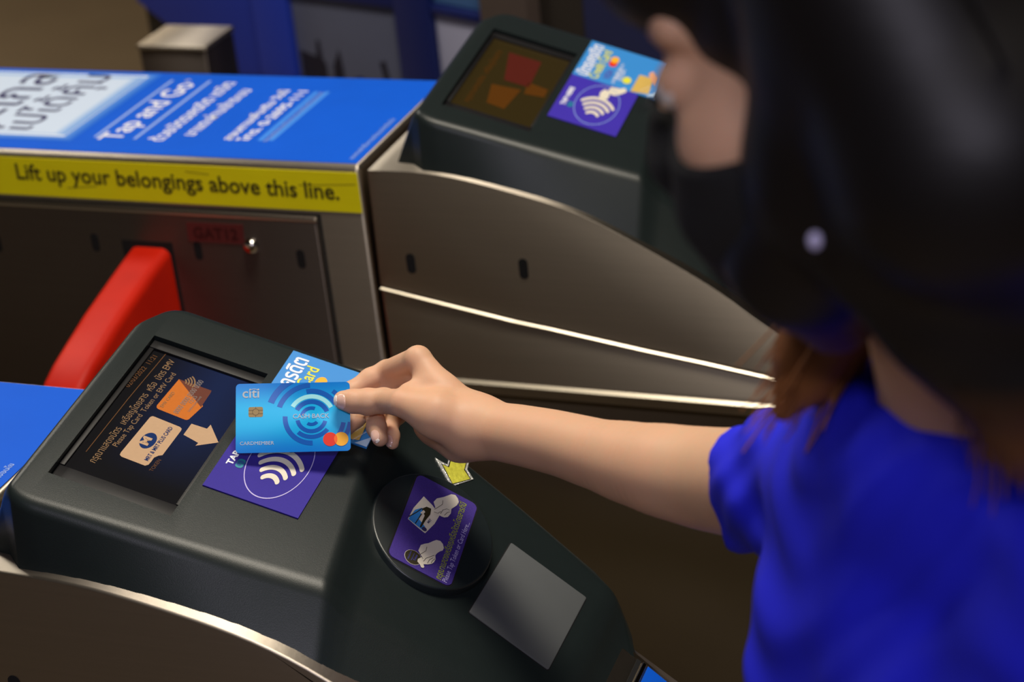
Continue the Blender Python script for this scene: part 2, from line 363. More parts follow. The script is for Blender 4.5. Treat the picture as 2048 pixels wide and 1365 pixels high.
def make_hood(parent, A):
    """moulded reader hood: top face, ridge, lower slope, flared skirt following the steel curve"""
    RF, RB = fp(.2345, -.016), fp(.1945, .2275)
    drop = lambda p: V(p[0]+.013, p[1], LO[2]-(p[0]+.013-LO[0])*math.tan(math.radians(37)))
    lows = lambda lu, y: V(*(LO+LU*lu))*V(1, 0, 1)+V(0, y, 0)
    SF_, SB_ = drop(RF)+V(0, .003, 0), drop(RB)
    xl0 = -.0500; zl0 = lerp_arc(A, xl0)-.004
    F_ = [V(xl0, YF+.026, zl0), fp(-.0235, -.026), fp(-.008, -.0362), RF, SF_, lows(.09, .012), lows(.196, .032), V(.392, .040, lerp_arc(A, .392)-.006)]
    B_ = [V(xl0, .178, zl0), fp(-.0235, .188), fp(-.002, .2285), RB, SB_, lows(.09, .224), lows(.196, .208), V(.392, .166, lerp_arc(A, .392)-.006)]
    rad = [0, .016, .014, .006, .010, .03, .016, 0]; front, back = [], []
    for at_, cnt in ((6, 3), (5, 3), (3, 7)):        # stations in between, so that the skirt follows the curve of the steel
        f0, f1, b0, b1 = F_[at_-1], F_[at_], B_[at_-1], B_[at_]
        for j in range(cnt, 0, -1):
            t = .12+.76*(j-.5)/cnt
            F_.insert(at_, f0+(f1-f0)*t); B_.insert(at_, b0+(b1-b0)*t); rad.insert(at_, 0)
    for i in range(len(F_)):
        if not rad[i]: front.append(F_[i]); back.append(B_[i]); continue
        for t in np.linspace(0, 1, 7):
            for L_, o_ in ((F_, front), (B_, back)):
                p0, p1, p2 = L_[i-1], L_[i], L_[i+1]; a_ = p0-p1; c_ = p2-p1; la, lc = np.linalg.norm(a_), np.linalg.norm(c_)
                q0 = p1+a_/la*min(rad[i], la*.48); q2 = p1+c_/lc*min(rad[i], lc*.48); o_.append(q0*(1-t)**2+2*p1*t*(1-t)+q2*t*t)
    n = len(front); rows = []
    for c in range(n):
        f_, b_ = front[c], back[c]; w_ = min(1, c/7)
        bf = V(f_[0]+(.004 if c < n-8 else .010)*w_, YF+.006+.018*(1-w_), 0); bb = V(b_[0]+(.004 if c < n-8 else .010)*w_, b_[1]-.002, 0)
        if 7 <= c < n-8: bb[1] = .2285
        for q in (bf, bb): q[2] = lerp_arc(A, q[0])-.006
        bf[2] = min(bf[2], f_[2]-.002); bb[2] = min(bb[2], b_[2]-.002)
        col = [bf]
        for base, top, other in ((bf, f_, b_), (bb, b_, f_)):
            d0 = base-top; l0 = np.linalg.norm(d0); d1 = other-top; l1 = np.linalg.norm(d1); r_ = min(.0095, l0*.6)
            seg = [top+d0/l0*r_*(1-t)**2+d1/l1*r_*t*t for t in np.linspace(0, 1, 7)]
            col += seg if base is bf else seg[::-1]
        col.append(bb); rows.append(col)
    k = len(rows[0]); vs = [p for col in rows for p in col]; fs = []
    for c in range(n-1):
        for r in range(k): fs.append((c*k+r, c*k+(r+1) % k, (c+1)*k+(r+1) % k, (c+1)*k+r))
    fs += [tuple(range(k)), tuple(range(n*k-1, (n-1)*k-1, -1))]
    me = pymesh('reader_hood', vs, fs, PLASTIC); bm = bmesh.new(); bm.from_mesh(me)
    if bm.calc_volume(signed=True) < 0: bmesh.ops.reverse_faces(bm, faces=bm.faces)
    bm.to_mesh(me); bm.free()
    o = link('reader_hood', me)
    # screen recess
    cut = prism('cut', [(-.0005, 0), (.1015, 0), (.1015, .1825), (-.0005, .1825)], (FO+FN*.03, FU, FV, FN), .042, BLACK)
    m2 = o.modifiers.new('c', 'BOOLEAN'); m2.object = cut; m2.operation = 'DIFFERENCE'; m2.solver = 'EXACT'; m2.use_self = True
    dg = bpy.context.evaluated_depsgraph_get(); dg.update()
    nm = bpy.data.meshes.new_from_object(o.evaluated_get(dg)); o.modifiers.clear(); o.data = nm
    bpy.data.objects.remove(cut); smooth(o.data, 32); o.parent = parent
    return o

def scr_mat():
    """lit display: dim blue picture that fades to black at its rim"""
    M = bpy.data.materials.new('lit_display_blue'); M.use_nodes = True; nt = M.node_tree; N = nt.nodes; L = nt.links
    b = N['Principled BSDF']; b.inputs['Base Color'].default_value = (.006, .006, .007, 1); b.inputs['Roughness'].default_value = .12
    at = N.new('ShaderNodeAttribute'); at.attribute_name = 'glow'
    rp = N.new('ShaderNodeMix'); rp.data_type = 'RGBA'; rp.inputs[6].default_value = (*lin((13, 12, 13)), 1); rp.inputs[7].default_value = (*lin((28, 46, 92)), 1)
    L.new(at.outputs['Fac'], rp.inputs[0]); L.new(rp.outputs[2], b.inputs['Emission Color']); b.inputs['Emission Strength'].default_value = .55
    return M
SCRM = scr_mat()
def glow(name, rgb, e=.38, rough=.15):
    return mat('lit_'+name, rgb, rough, var=.05, scale=300, emit=e)
SCR_T = glow('tan_text', (124, 98, 70)); SCR_TD = glow('dim_brown_text', (92, 62, 38)); SCR_W = glow('tan_card', (168, 138, 108)); SCR_O = glow('orange_card', (172, 96, 40)); SCR_O2 = glow('dark_orange_card', (92, 54, 44))
SCR_N = glow('navy_mark', (24, 42, 84)); SCR_L = glow('grey_text', (120, 110, 104)); SCR_OL = glow('olive_picture', (40, 32, 14), .5); SCR_RD = glow('dull_red_picture', (70, 26, 20), .4); SCR_AM = glow('amber_picture', (72, 42, 12), .4)

def make_screen(parent, near):
    fr = (FO-FN*.0065, FU, FV, FN)
    # bezel: four strips standing in the recess, the lower one broad and clear
    bz = [('bezel_strip', [(0, 0), (.101, 0), (.101, .0175), (0, .0175)], .0012), ('bezel_strip', [(0, .1725), (.101, .1725), (.101, .182), (0, .182)], .0030),
          ('bezel_strip', [(0, .0175), (.0042, .0175), (.0042, .1725), (0, .1725)], .0022), ('bezel_strip', [(.0975, .0175), (.101, .0175), (.101, .1725), (.0975, .1725)], .0022)]
    sc = prism('screen', [(0, 0), (.101, 0), (.101, .182), (0, .182)], (FO-FN*.0072, FU, FV, FN), .004, BEZEL, 0, parent, label='lit display with fare instructions' if near else 'dim amber display')
    for nm, p, up in bz: prism(nm, p, (FO-FN*(.0072-up), FU, FV, FN), up+.0008, BEZEL, .0005, sc, 2)
    a = Art((FO-FN*.0068, FU, FV, FN))
    # display field: a small grid so that the backlight falls off to the rim
    nu, nv = 12, 20; base = len(a.v); gl = []
    for i in range(nu+1):
        for j in range(nv+1):
            u = .0045+.0930*i/nu; v_ = .0178+.1545*j/nv; a.v.append(a.o+a.ax*u+a.ay*v_)
            fu, fv = i/nu, j/nv
            g = max(0, min(1, (fu-.12)*1.7))*max(0, min(1, (fv-.08)*2.1))
            if near: g *= max(.25, 1-1.2*max(0, fu-.72))
            gl.append(g)
    k = a._m(SCRM if near else SCR_OL)
    for i in range(nu):
        for j in range(nv):
            q = base+i*(nv+1)+j; a.f.append((q, q+nv+1, q+nv+2, q+1)); a.mi.append(k)
    if near:
        a.text('02/03/2022  11:21', *[(0.00692, 0.12135), (0.01041, 0.16616)], SCR_TD, 2)
        a.poly(stroke([(0.01118, 0.03922), (0.0124, 0.11034), (0.01484, 0.17356)], .0006), SCR_TD, 2)
        a.text('กรุณาแสดงบัตร  เหรียญโดยสาร  หรือ  บัตร EMV', *[(0.02308, 0.03098), (0.02574, 0.16804)], SCR_T, 2, bold=0, hscale=1.2)
        a.text('Please Tap Card  Token or EMV Card', *[(0.02988, 0.05496), (0.03321, 0.15374)], SCR_T, 2, bold=0, hscale=1.05)
        a.poly([(0.03717, 0.09738), (0.03805, 0.09916), (0.03956, 0.09963), (0.06292, 0.09808), (0.06501, 0.09688), (0.06548, 0.09451), (0.06479, 0.06264), (0.0623, 0.06072), (0.06021, 0.05711), (0.06022, 0.05271), (0.0599, 0.04815), (0.05801, 0.04593), (0.03766, 0.04667), (0.03548, 0.04806), (0.03507, 0.051)], SCR_W, 2)
        c = [(0.04784, 0.07232)][0]; a.poly(disc(c[0], c[1], .0060, 40, .0096), SCR_N, 3)
        a.text('M', *[(0.04947, 0.06644), (0.04962, 0.07583)], SCR_W, 4, bold=.05, hscale=.75)
        a.text('MRT & MRT PLUS CARD', *[(0.05785, 0.05147), (0.05856, 0.09448)], SCR_N, 3, bold=.02, hscale=1.2)
        a.text('TOKEN', *[(0.066, 0.04258), (0.06654, 0.05723)], SCR_TD, 2)
        a.poly([(0.0378, 0.14923), (0.05379, 0.14739), (0.06866, 0.1287), (0.06533, 0.10956), (0.06431, 0.10803), (0.06279, 0.10756), (0.0385, 0.10905), (0.03655, 0.11036), (0.03586, 0.11268)], SCR_O, 2)
        a.poly([(0.0378, 0.14923), (0.06687, 0.14886), (0.06742, 0.14572), (0.06775, 0.12687)], SCR_O2, 3)
        c0 = [(0.04274, 0.14633)][0]
        for r in (.0035, .0058, .0081, .0104): a.poly(arc(c0[0]-.002, c0[1]+.001, r, r+.0012, -12, 62, 10), SCR_T, 4)
        a.text('EMV CARD', *[(0.04134, 0.11223), (0.04232, 0.1327)], SCR_T, 4)
        a.text('0000 0000 0000 0000', *[(0.05514, 0.11083), (0.05691, 0.15599)], SCR_L, 4, hscale=1.3)
        a.text('12/25', *[(0.05964, 0.1273), (0.0601, 0.1367)], SCR_L, 4)
        a.text('CARDHOLDER NAME', *[(0.062, 0.11712), (0.06342, 0.13812)], SCR_L, 4, hscale=1.1)
        a.poly([(0.06932, 0.10571), (0.0826, 0.1061), (0.08327, 0.11172), (0.09725, 0.09584), (0.08285, 0.08415), (0.08343, 0.08799), (0.06919, 0.09124)], SCR_W, 2)
    else:
        F = lambda *p: p
        a.poly([(0.02903, 0.15266), (0.06847, 0.15275), (0.07181, 0.0945), (0.04223, 0.09394)], SCR_RD, 2)
        a.poly([(0.03249, 0.07839), (0.06545, 0.08466), (0.06069, 0.03772), (0.03957, 0.03965)], SCR_AM, 2)
        a.poly([(0.06767, 0.10379), (0.09227, 0.10125), (0.09288, 0.08402), (0.07093, 0.07866)], SCR_AM, 2)
        a.text('กรุณาแสดงบัตร  เหรียญโดยสาร', (.022, .03), (.022, .15), SCR_AM, 2)
    o = a.build('display_picture', sc)
    at = o.data.attributes.new('glow', 'FLOAT', 'POINT'); vals = np.zeros(len(o.data.vertices), np.float32)
    vals[:len(gl)] = gl; at.data.foreach_set('value', vals)
    return sc

def make_stickers(parent, near):
    """tap sticker and card advert, with their print"""
    u0, u1, v0, vm, v1 = .1090, .1882, .0398, .1365, .2185
    fr = (FO+FN*.0012, FU, FV, FN)
    a = Art(fr); a.slab([(u0, v0), (u1, v0), (u1, vm), (u0, vm)], PURPLE if near else PURPLE2, .0012)
    cu, cv, ru, rv = .1522, .0890, .0243, .0427; q_ = ru/rv
    ring = lambda r_: [(cu+r_*q_*math.cos(2*math.pi*i/72), cv+r_*math.sin(2*math.pi*i/72)) for i in range(73)]
    a.poly(ring(rv)+ring(rv-.0011)[::-1], LILAC if near else PALE, 2)
    # contactless waves fanning across the reader
    wu, wv = .1527, .0572
    for rr in (.0125, .0225, .0325, .0425): a.poly([(wu+x*q_, wv+y) for x, y in arc(0, 0, rr, rr+.0056, 134, 46, 16, True)], ICON, 2)
    a.poly([(0.14842, 0.11587), (0.15124, 0.12468), (0.15901, 0.12239), (0.15966, 0.10758), (0.1557, 0.10283), (0.14999, 0.1063)], ICON, 2)
    a.poly([(0.15563, 0.12385), (0.15638, 0.13377), (0.16665, 0.13537), (0.17117, 0.14053), (0.17493, 0.13337), (0.17148, 0.12654), (0.16552, 0.11818), (0.16092, 0.1177)], ICON, 2)
    a.text('TAP HERE', (.1199, .0693), (.1203, .1095), WHITE, 2, bold=.035, hscale=.80)
    a.poly(rrect(.0062, .0105, .0026, 4, .1252, .0743), TEAL, 2)
    for rr in (.0012, .0024): a.poly(arc(.1252, .0743, rr, rr+.0005, 0, 300, 14), PURPLE2, 3)
    a.build('tap_sticker', parent, 'purple sticker with white contactless waves')
    u2 = .2068
    b = Art(fr); b.slab([(u0, vm), (u2, vm), (u2-.004, v1), (u0, v1)], SKYB, .0012)
    b.text('บัตรเครดิต', (.1255, vm+.004), (.1255, v1-.006), WHITE, 2, bold=.02, hscale=1.1)
    b.text('Credit Card', (.1375, vm+.004), (.1375, v1-.012), LIME, 2, bold=.015, hscale=1.15)
    for dv, m_, l in ((0, LOGOR, 2), (.0085, LOGOY, 3)): b.poly(disc(.1448, vm+.0465+dv, .0048, 40, .0072), m_, l)
    b.text('VISA', (.1500, vm+.010), (.1500, vm+.032), VIOLET, 2, bold=.02, height=.008)
    b.text('แตะบัตรเพื่อเข้าระบบ', (.1570, vm+.006), (.1570, vm+.052), WHITE, 2)
    b.text('ได้ทันที', (.1625, vm+.014), (.1625, vm+.040), WHITE, 2)
    c = [(0.16847, 0.15677)][0]; b.poly(disc(c[0], c[1], .0050, 24, .0075), LIME, 2)
    b.poly([(0.1782, 0.13657), (0.17871, 0.17642), (0.19589, 0.17739), (0.19818, 0.14178)], GOLD, 3)
    for q in (((1276,176),(1283,162)), ((1281,179),(1288,165)), ((1287,181),(1294,168))): b.text('CARDHOLDER NAME', *[(((x-1276)*.00105+.1885), vm+.006+(176-y)*.0011) for x, y in q], WHITE, 4)
    b.poly([(0.18744, 0.18428), (0.19099, 0.19136), (0.20105, 0.18059), (0.20125, 0.16387), (0.19496, 0.16958)], SKINP, 4)
    b.poly([(.1960, vm+.0004), (u2-.0004, vm+.0004), (u2-.0008, vm+.013)], PALEB, 5)
    b.build('card_advert_sticker', parent, 'light blue credit card advert sticker')

def hand_icon(a, pts, lay, m_, fold=True):
    a.poly(pts, m_, lay)

def make_token_reader(parent):
    """round puck with the purple label on the lower slope"""
    n = 56; top = [LBO+LBU*.0520*math.cos(2*math.pi*i/n)+LBV*.0595*math.sin(2*math.pi*i/n) for i in range(n)]
    bot = [p-LBN*.035+(p-LBO)*.06 for p in top]
    fs = [tuple(range(n))]+[(i, n+i, n+(i+1) % n, (i+1) % n) for i in range(n)]+[tuple(range(2*n-1, n-1, -1))]
    pk = bevelled('token_reader', top+bot, fs, PUCK, .0018, 3, parent, label='round dark puck for tokens')
    prism('label_recess', rrect(.0578, .1006, .0066), (LBO+LBN*.0002, LBU, LBV, LBN), .0006, VOID, .0001, pk, 1)
    a = Art((LBO+LBN*.0009, LBU, LBV, LBN)); a.slab(rrect(.0550, .0978, .0055), GLITTER, .001)
    a.poly([(-0.01681, 0.02786), (-0.00763, 0.02335), (0.00045, 0.01686), (-0.00105, 0.00547), (-0.00566, -0.00917), (-0.01241, -0.00737), (-0.02257, -0.00376), (-0.02134, 0.01045)], ICON, 1)
    a.poly([(-0.01965, 0.00922), (-0.01492, 0.01505), (-0.01295, 0.01279), (-0.01451, 0.00196), (-0.00742, -0.00265), (-0.00886, -0.00725), (-0.0222, -0.0035)], SKYB, 2)
    a.poly([(-0.01502, 0.01375), (-0.01178, 0.01852), (-0.00781, 0.01892), (-0.00692, 0.01222), (-0.00882, 0.00419), (-0.01016, -0.00578), (-0.01156, -0.00557), (-0.01081, 0.00823)], INK, 3)
    a.poly([(-0.01504, 0.00886), (-0.01309, 0.0133), (-0.0114, 0.01207), (-0.01284, 0.00739)], ICON, 4)
    a.poly(stroke([(-0.02257, -0.00135), (-0.01782, 0.00748), (-0.01502, 0.01375)], .0008), INK, 4); a.poly(stroke([(-0.01576, -0.00494), (-0.01431, 0.00452), (-0.01363, 0.00865)], .0008), INK, 4)
    c = [(-0.0075, -0.00569)][0]; a.poly(disc(c[0], c[1], .0022, 16), NAVYP, 4)
    a.text('MRT', *[(-0.0056, 0.00225), (-0.00428, 0.00742)], NAVYP, 4, bold=.03)
    H1 = [(-0.00789, 0.02687), (-0.00636, 0.0323), (-0.00139, 0.03775), (0.00366, 0.04485), (0.00697, 0.0463), (0.00987, 0.04401), (0.01159, 0.04087), (0.01098, 0.03608), (0.00766, 0.02938), (0.00849, 0.02443), (0.00712, 0.01917), (0.00457, 0.01674), (0.00201, 0.01614), (-0.00121, 0.01629), (-0.00554, 0.01381), (-0.00636, 0.01689), (-0.00503, 0.02213)]
    a.poly(H1, ICON, 5)
    for l in ([(-0.0012, 0.03354), (-0.00049, 0.02909), (-0.00312, 0.0235), (-0.00525, 0.01952)], [(-0.00494, 0.01668), (-0.00148, 0.01732), (0.00027, 0.02101)], [(0.00057, 0.01816), (0.00139, 0.02366), (0.0042, 0.02689), (0.00691, 0.02699)], [(0.00403, 0.0188), (0.00553, 0.02354), (0.00732, 0.02543)]): a.poly(stroke(l, .0004), INK, 6)
    c = [(-0.00815, -0.03907)][0]; a.poly(disc(c[0], c[1], .0073, 32), ICON, 1); a.poly(disc(c[0], c[1], .0070, 32), INK, 2)
    for i, tline in enumerate(('เหรียญโดยสาร', 'Single Journey', 'Token')): 
        p = (c[0]-.003+.0028*i, c[1]-.0045+.0008*i); a.text(tline, p, (p[0]+.0004, c[1]+.0050-.0006*i), VIOLET, 3)
    H2 = [(-0.00618, -0.03017), (-0.00579, -0.02346), (-0.00314, -0.02014), (-0.00065, -0.01782), (0.00189, -0.01398), (0.00451, -0.01037), (0.0078, -0.00926), (0.01048, -0.01094), (0.01229, -0.01441), (0.01219, -0.01743), (0.01018, -0.01999), (0.00845, -0.02353), (0.00785, -0.02629), (0.00908, -0.03009), (0.00855, -0.03393), (0.00708, -0.03668), (0.00423, -0.03921), (0.00119, -0.04101), (0.00265, -0.04317), (0.00217, -0.04464), (0.00056, -0.04518), (-0.00134, -0.04304), (-0.00399, -0.0414), (-0.00428, -0.03872), (-0.00184, -0.03472)]
    a.poly(H2, ICON, 5)
    for l in ([(-0.00077, -0.02231), (-0.00046, -0.02678), (-0.00277, -0.0313), (-0.00423, -0.03405)], [(-0.00248, -0.034), (-0.00057, -0.03616)], [(0.00046, -0.03834), (0.00153, -0.03413), (0.00412, -0.03061), (0.0071, -0.0268)], [(0.00396, -0.03824), (0.00454, -0.0338), (0.00663, -0.03004)], [(0.00657, -0.03645), (0.00704, -0.03324), (0.00839, -0.02999)]): a.poly(stroke(l, .0004), INK, 6)
    a.text('กรุณาแสดงเหรียญหรือบัตรโดยสารที่นี่', *[(0.01848, -0.04723), (0.01836, 0.04325)], OLIVE, 2, bold=.01, hscale=1.25)
    a.text('Please Tap Token or Card Here...', *[(0.02347, -0.04697), (0.0259, 0.02516)], LILAC, 2, hscale=1.12)
    a.build('token_label', pk, 'purple label picturing two hands tapping')
    # yellow arrow sticker pointing at the puck
    fr = (LO+LN*.0008, LU, LY, LN)
    s = Art(fr)
    out = [(0.01795, 0.22367), (0.03408, 0.23182), (0.03708, 0.21885), (0.04713, 0.21341), (0.03557, 0.19052), (0.02098, 0.19936), (0.01021, 0.20633), (0.02172, 0.2116)]
    s.slab([(0.01805, 0.22462), (0.03437, 0.23298), (0.03759, 0.21945), (0.04632, 0.21409), (0.03467, 0.18909), (0.02307, 0.19694), (0.01014, 0.20707), (0.01535, 0.20744), (0.02175, 0.20919)], FOILW, .0006)
    s.poly([(0.0198, 0.22418), (0.03329, 0.23006), (0.03605, 0.21765), (0.04472, 0.21184), (0.03453, 0.19172), (0.02371, 0.2001), (0.01705, 0.20534), (0.02304, 0.20743)], BLACK, 1)
    s.poly([(0.02038, 0.22404), (0.03272, 0.22898), (0.0356, 0.21631), (0.04391, 0.21132), (0.03418, 0.19252), (0.02382, 0.20103), (0.01849, 0.20498), (0.02419, 0.20714)], HOLO, 2)
    s.build('arrow_sticker', parent, 'yellow foil arrow sticker')
    pn = [(0.10191, 0.17729), (0.17715, 0.17448), (0.17542, 0.07409), (0.10027, 0.0788)]
    us = [p[0] for p in pn]; vs_ = [p[1] for p in pn]; w_, h_ = max(us)-min(us)-.001, max(vs_)-min(vs_)-.004
    prism('blank_panel', rrect(w_, h_, .0015, 3, sum(us)/4, sum(vs_)/4), (LO+LN*.0012, LU, LY, LN), .003, GREYP, .0004, parent, 2, label='plain grey blanking plate')
    prism('panel_gap', rrect(w_+.0016, h_+.0016, .002, 3, sum(us)/4, sum(vs_)/4), (LO+LN*.0003, LU, LY, LN), .001, VOID, 0, parent)

FAR_ARC = [(-.0735, .9712), (-.016, .9726), (.029, .9672), (.0662, .9597), (.1026, .9493), (.1342, .9434), (.1743, .9294), (.2168, .9069), (.2734, .8756), (.2982, .8621), (.354, .8227), (.47, .737)]
NEAR_ARC = [(-.0735, .9745), (-.0232, .9722), (.0153, .9716), (.0533, .9686), (.082, .9633), (.1108, .957), (.1456, .9496), (.1806, .9409), (.21, .929), (.2405, .9136), (.30, .872), (.39, .802), (.48, .730)]

def smooth_profile(A, n=40):
    xs = np.array([a[0] for a in A]); zs = np.array([a[1] for a in A]); X_ = np.linspace(xs[0], xs[-1], n); Z_ = np.interp(X_, xs, zs)
    for _ in range(6): Z_[1:-1] = .5*Z_[1:-1]+.25*(Z_[:-2]+Z_[2:])
    return list(zip(X_, Z_))

def side_prism(name, prof_top, prof_bot, y0, yb, m_, bev, parent):
    """solid between two x-z lines, from the front plane y0 back to yb(x)"""
    poly = prof_top+prof_bot[::-1]; k = len(poly)
    vs = [(x, y0, z) for x, z in poly]+[(x, yb(x), z) for x, z in poly]
    fs = [tuple(range(k)), tuple(range(2*k-1, k-1, -1))]+[(i, (i+1) % k, k+(i+1) % k, k+i) for i in range(k)]
    return bevelled(name, vs, fs, m_, bev, 4, parent, 24)

def make_gate(label, shift, A, near):
    g = thing('ticket_gate', label, 'ticket gate', tuple(shift))
    def sweep(name, path, prof, m_):
        k = len(prof); vs = [(x, YF+dy, z+dz) for x, z in path for dy, dz in prof]; n_ = len(path)
        fs = [(i*k+j, i*k+(j+1) % k, (i+1)*k+(j+1) % k, (i+1)*k+j) for i in range(n_-1) for j in range(k)]+[tuple(range(k)), tuple(range(n_*k-1, (n_-1)*k-1, -1))]
        return link(name, pymesh(name, vs, fs, m_), g)
    xl = -1.75
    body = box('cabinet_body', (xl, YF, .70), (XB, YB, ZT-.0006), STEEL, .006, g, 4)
    box('base_plinth', (xl+.02, YF+.02, 0), (.43, YB-.06, .72), BROWN, .004, g)
    # top decal and its print
    a = Art((V(0, 0, ZT+.0002), EX, EY, EZ)); a.slab([(-1.72, YF+.007), (XB-.006, YF+.007), (XB-.006, YB-.006), (-1.72, YB-.006)], BLUE, .0004)
    t = lambda s, p, m_, **k: a.text(s, p[0], p[1], m_, 2, **k)
    WB = mat('white_to_blue_glow_print', (214, 230, 246), .45, var=.03, scale=6); MB = mat('mid_blue_print', (110, 178, 240), .45, var=.05, scale=9)
    e = [(-0.51487, -0.0203), (-0.48027, -0.01366), (-0.47976, 0.20351), (-0.71065, 0.22609)]
    x1, x2 = e[1][0], e[2][0]; ya, yb_ = e[1][1], e[2][1]
    for i in range(8):
        ins = .003*i; m_ = mat('decal_fade_%s' % 'abcdefgh'[i], tuple(int(p+(q-p)*(i+1)/9) for p, q in zip((5, 88, 210), (226, 234, 244))), .45, var=.02)
        a.poly([(-1.2, ya-.004+ins), (x1+.012-ins*1.6, ya-.004+ins), (x2+.012-ins*1.6, yb_+.006-ins), (-1.2, yb_+.006-ins)], m_, 1+i*.12)
    a.poly(stroke([(-1.2, ya+.010), (x1-.004, ya+.010), (x2-.004, yb_-.004), (-1.2, yb_-.004)], .004), mat('pale_frame_print', (236, 242, 250), .45, var=.02), 2.2)
    t('ละไกล', [(-0.61449, -0.00596), (-0.60266, 0.20163)], NAVYP, bold=.01, lay=3) if False else a.text('ละไกล', *[(-0.6052, 0.00149), (-0.6055, 0.19767)], NAVYP, 3, bold=.008)
    a.text('ไปได้คุ้ม', *[(-0.5432, 0.00098), (-0.53293, 0.19946)], NAVYP, 3, bold=.008)
    t('Tap and Go', [(-0.40894, -0.0097), (-0.40521, 0.18024)], WHITE, bold=.010, hscale=1.05)
    a.text('®', *[(-0.41826, 0.1864), (-0.41783, 0.19366)], WHITE, 2)
    a.poly(stroke([(-0.44324, -0.00364), (-0.4431, 0.18988)], .004), PALE, 2); a.poly(stroke([(-0.39007, -0.00467), (-0.39057, 0.19127)], .004), PALE, 2)
    t('ด้วยบัตรเครดิต เดบิต', [(-0.35154, -0.00708), (-0.35269, 0.18797)], WHITE, bold=.014, hscale=1.12)
    t('มาแตะผ่านเข้าระบบ', [(-0.32101, 0.01317), (-0.31981, 0.16586)], WHITE, bold=.014, hscale=1.12)
    t('สอบถามเพิ่มเติม วันนี้', [(-0.26855, 0.00434), (-0.26943, 0.16823)], WHITE, bold=.02, hscale=.9)
    t('โทร. 0-2695-111', [(-0.24757, 0.00336), (-0.24462, 0.1668)], WHITE, bold=.02, hscale=.72)
    a.poly(stroke([(-0.23311, 0.00635), (-0.23293, 0.16604)], .006), mat('sheer_band_print', (66, 142, 236), .45, var=.03), 1); a.poly(stroke([(-0.21978, 0.00768), (-0.21883, 0.1672)], .006), MATS['sheer_band_print'], 1)
    t('เงื่อนไขเป็นไปตามที่กำหนด สอบถามเจ้าหน้าที่ประจำสถานี', [(-0.22322, 0.00427), (-0.22247, 0.16346)], PALE, bold=.01)
    t('ขอสงวนสิทธิ์ในการเปลี่ยนแปลงเงื่อนไข', [(-0.09832, -0.03509), (-0.09739, 0.08675)], PALE, bold=.01)
    a.build('top_decal', g, 'blue decal with white lettering')
    if not near:
        s = Art((V(0, YF-.0008, 0), EX, EZ, -EY)); z0 = 0.97542-.0555
        s.slab([(-1.72, z0), (XB-.0035, z0), (XB-.0035, ZT-.008), (-1.72, ZT-.008)], YELLOW, .0008)
        Rp = [(-0.52573, 0.9405), (-0.11172, 0.93488)]; dx = SHIFT[0]
        s.text('Lift up your belongings above this line.', (Rp[0][0]+0, Rp[0][1]), (Rp[1][0]+0, Rp[1][1]), INK, 2, bold=.016, hscale=1.04)
        for p in (((-.46, z0+.012), (-.42, z0+.016)), ((-.30, z0+.040), (-.27, z0+.0375)), ((-.16, z0+.030), (-.09, z0+.034))): s.poly(stroke(p, .0012), mat('scuff_mark', (170, 158, 14), .6), 1)
        s.build('warning_strip', g, 'yellow strip lettered in black')
        # access panel with slots, chrome lock and the flap opening
        xr = -.142; z1 = .9125
        hole = (-.398, -.331, .38, .872)
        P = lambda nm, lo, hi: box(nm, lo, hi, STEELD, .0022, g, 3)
        pts = [(-1.5, .36), (xr, .36), (xr, z1), (-1.5, z1)]
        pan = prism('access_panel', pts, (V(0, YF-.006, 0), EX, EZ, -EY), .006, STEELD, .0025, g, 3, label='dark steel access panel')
        sweep('panel_edge_glint', [(-1.5, z1), (xr, z1)], [(-.0012, 0), (-.0040, -.0008), (-.0063, -.0028), (-.0063, -.0050), (-.0012, -.0050)], CHROME2)  # pale steel strip added so the panel's top edge shows a highlight
        prism('flap_opening', [(hole[0], hole[2]), (hole[1], hole[2]), (hole[1], hole[3]), (hole[0], hole[3])], (V(0, YF-.0064, 0), EX, EZ, -EY), .001, VOID, 0, pan)
        prism('panel_gap', [(xr, .36), (xr+.0035, .36), (xr+.0035, z1+.003), (-1.5, z1+.003), (-1.5, z1), (xr, z1)], (V(0, YF-.0004, 0), EX, EZ, -EY), .001, VOID, 0, pan)
        for sx, sz in ((-.5705, .857), (-.434, .866), (-.2985, .8635), (-.168, .8615)):
            prism('slot', [(sx+x*.0042, sz+z) for x, z in [(math.cos(t_)*1.22, math.sin(t_)*.0050+(.0066 if math.sin(t_) >= 0 else -.0066)) for t_ in np.linspace(0, 2*math.pi, 21)[:-1]]], (V(0, YF-.0063, 0), EX, EZ, -EY), .001, VOID, 0, pan)
        lk = [(V(-.228, YF-.006, .8745)+V(r*math.cos(t_), -d, r*math.sin(t_))) for r, d in ((.0095, 0), (.009, .004), (.006, .0075)) for t_ in np.linspace(0, 2*math.pi, 25)[:-1]]+[V(-.228, YF-.0148, .8745)]
        fs = [(r*24+i, r*24+(i+1) % 24, (r+1)*24+(i+1) % 24, (r+1)*24+i) for r in range(2) for i in range(24)]+[(48+i, 48+(i+1) % 24, 72) for i in range(24)]
        bevelled('lock_stud', lk, fs, CHROME, 0, 1, pan, label='domed chrome stud')
        s = Art((V(0, YF-.0068, 0), EX, EZ, -EY)); L4 = [(-.3085, .8755), (-.2365, .8755), (-.2345, .9003), (-.3075, .8995)]
        s.slab(L4, mat('dark_red_label', (92, 34, 32), .5, var=.05), .0006)
        s.text('GAT12', (-.300, .8805), (-.243, .8810), mat('dark_red_print', (54, 12, 12), .5), 2, bold=.02); s.build('gate_label', pan, 'small dark red label')
        # red flap: a fan-shaped leaf swung out of the opening
        xa, xb = -.389, -.336
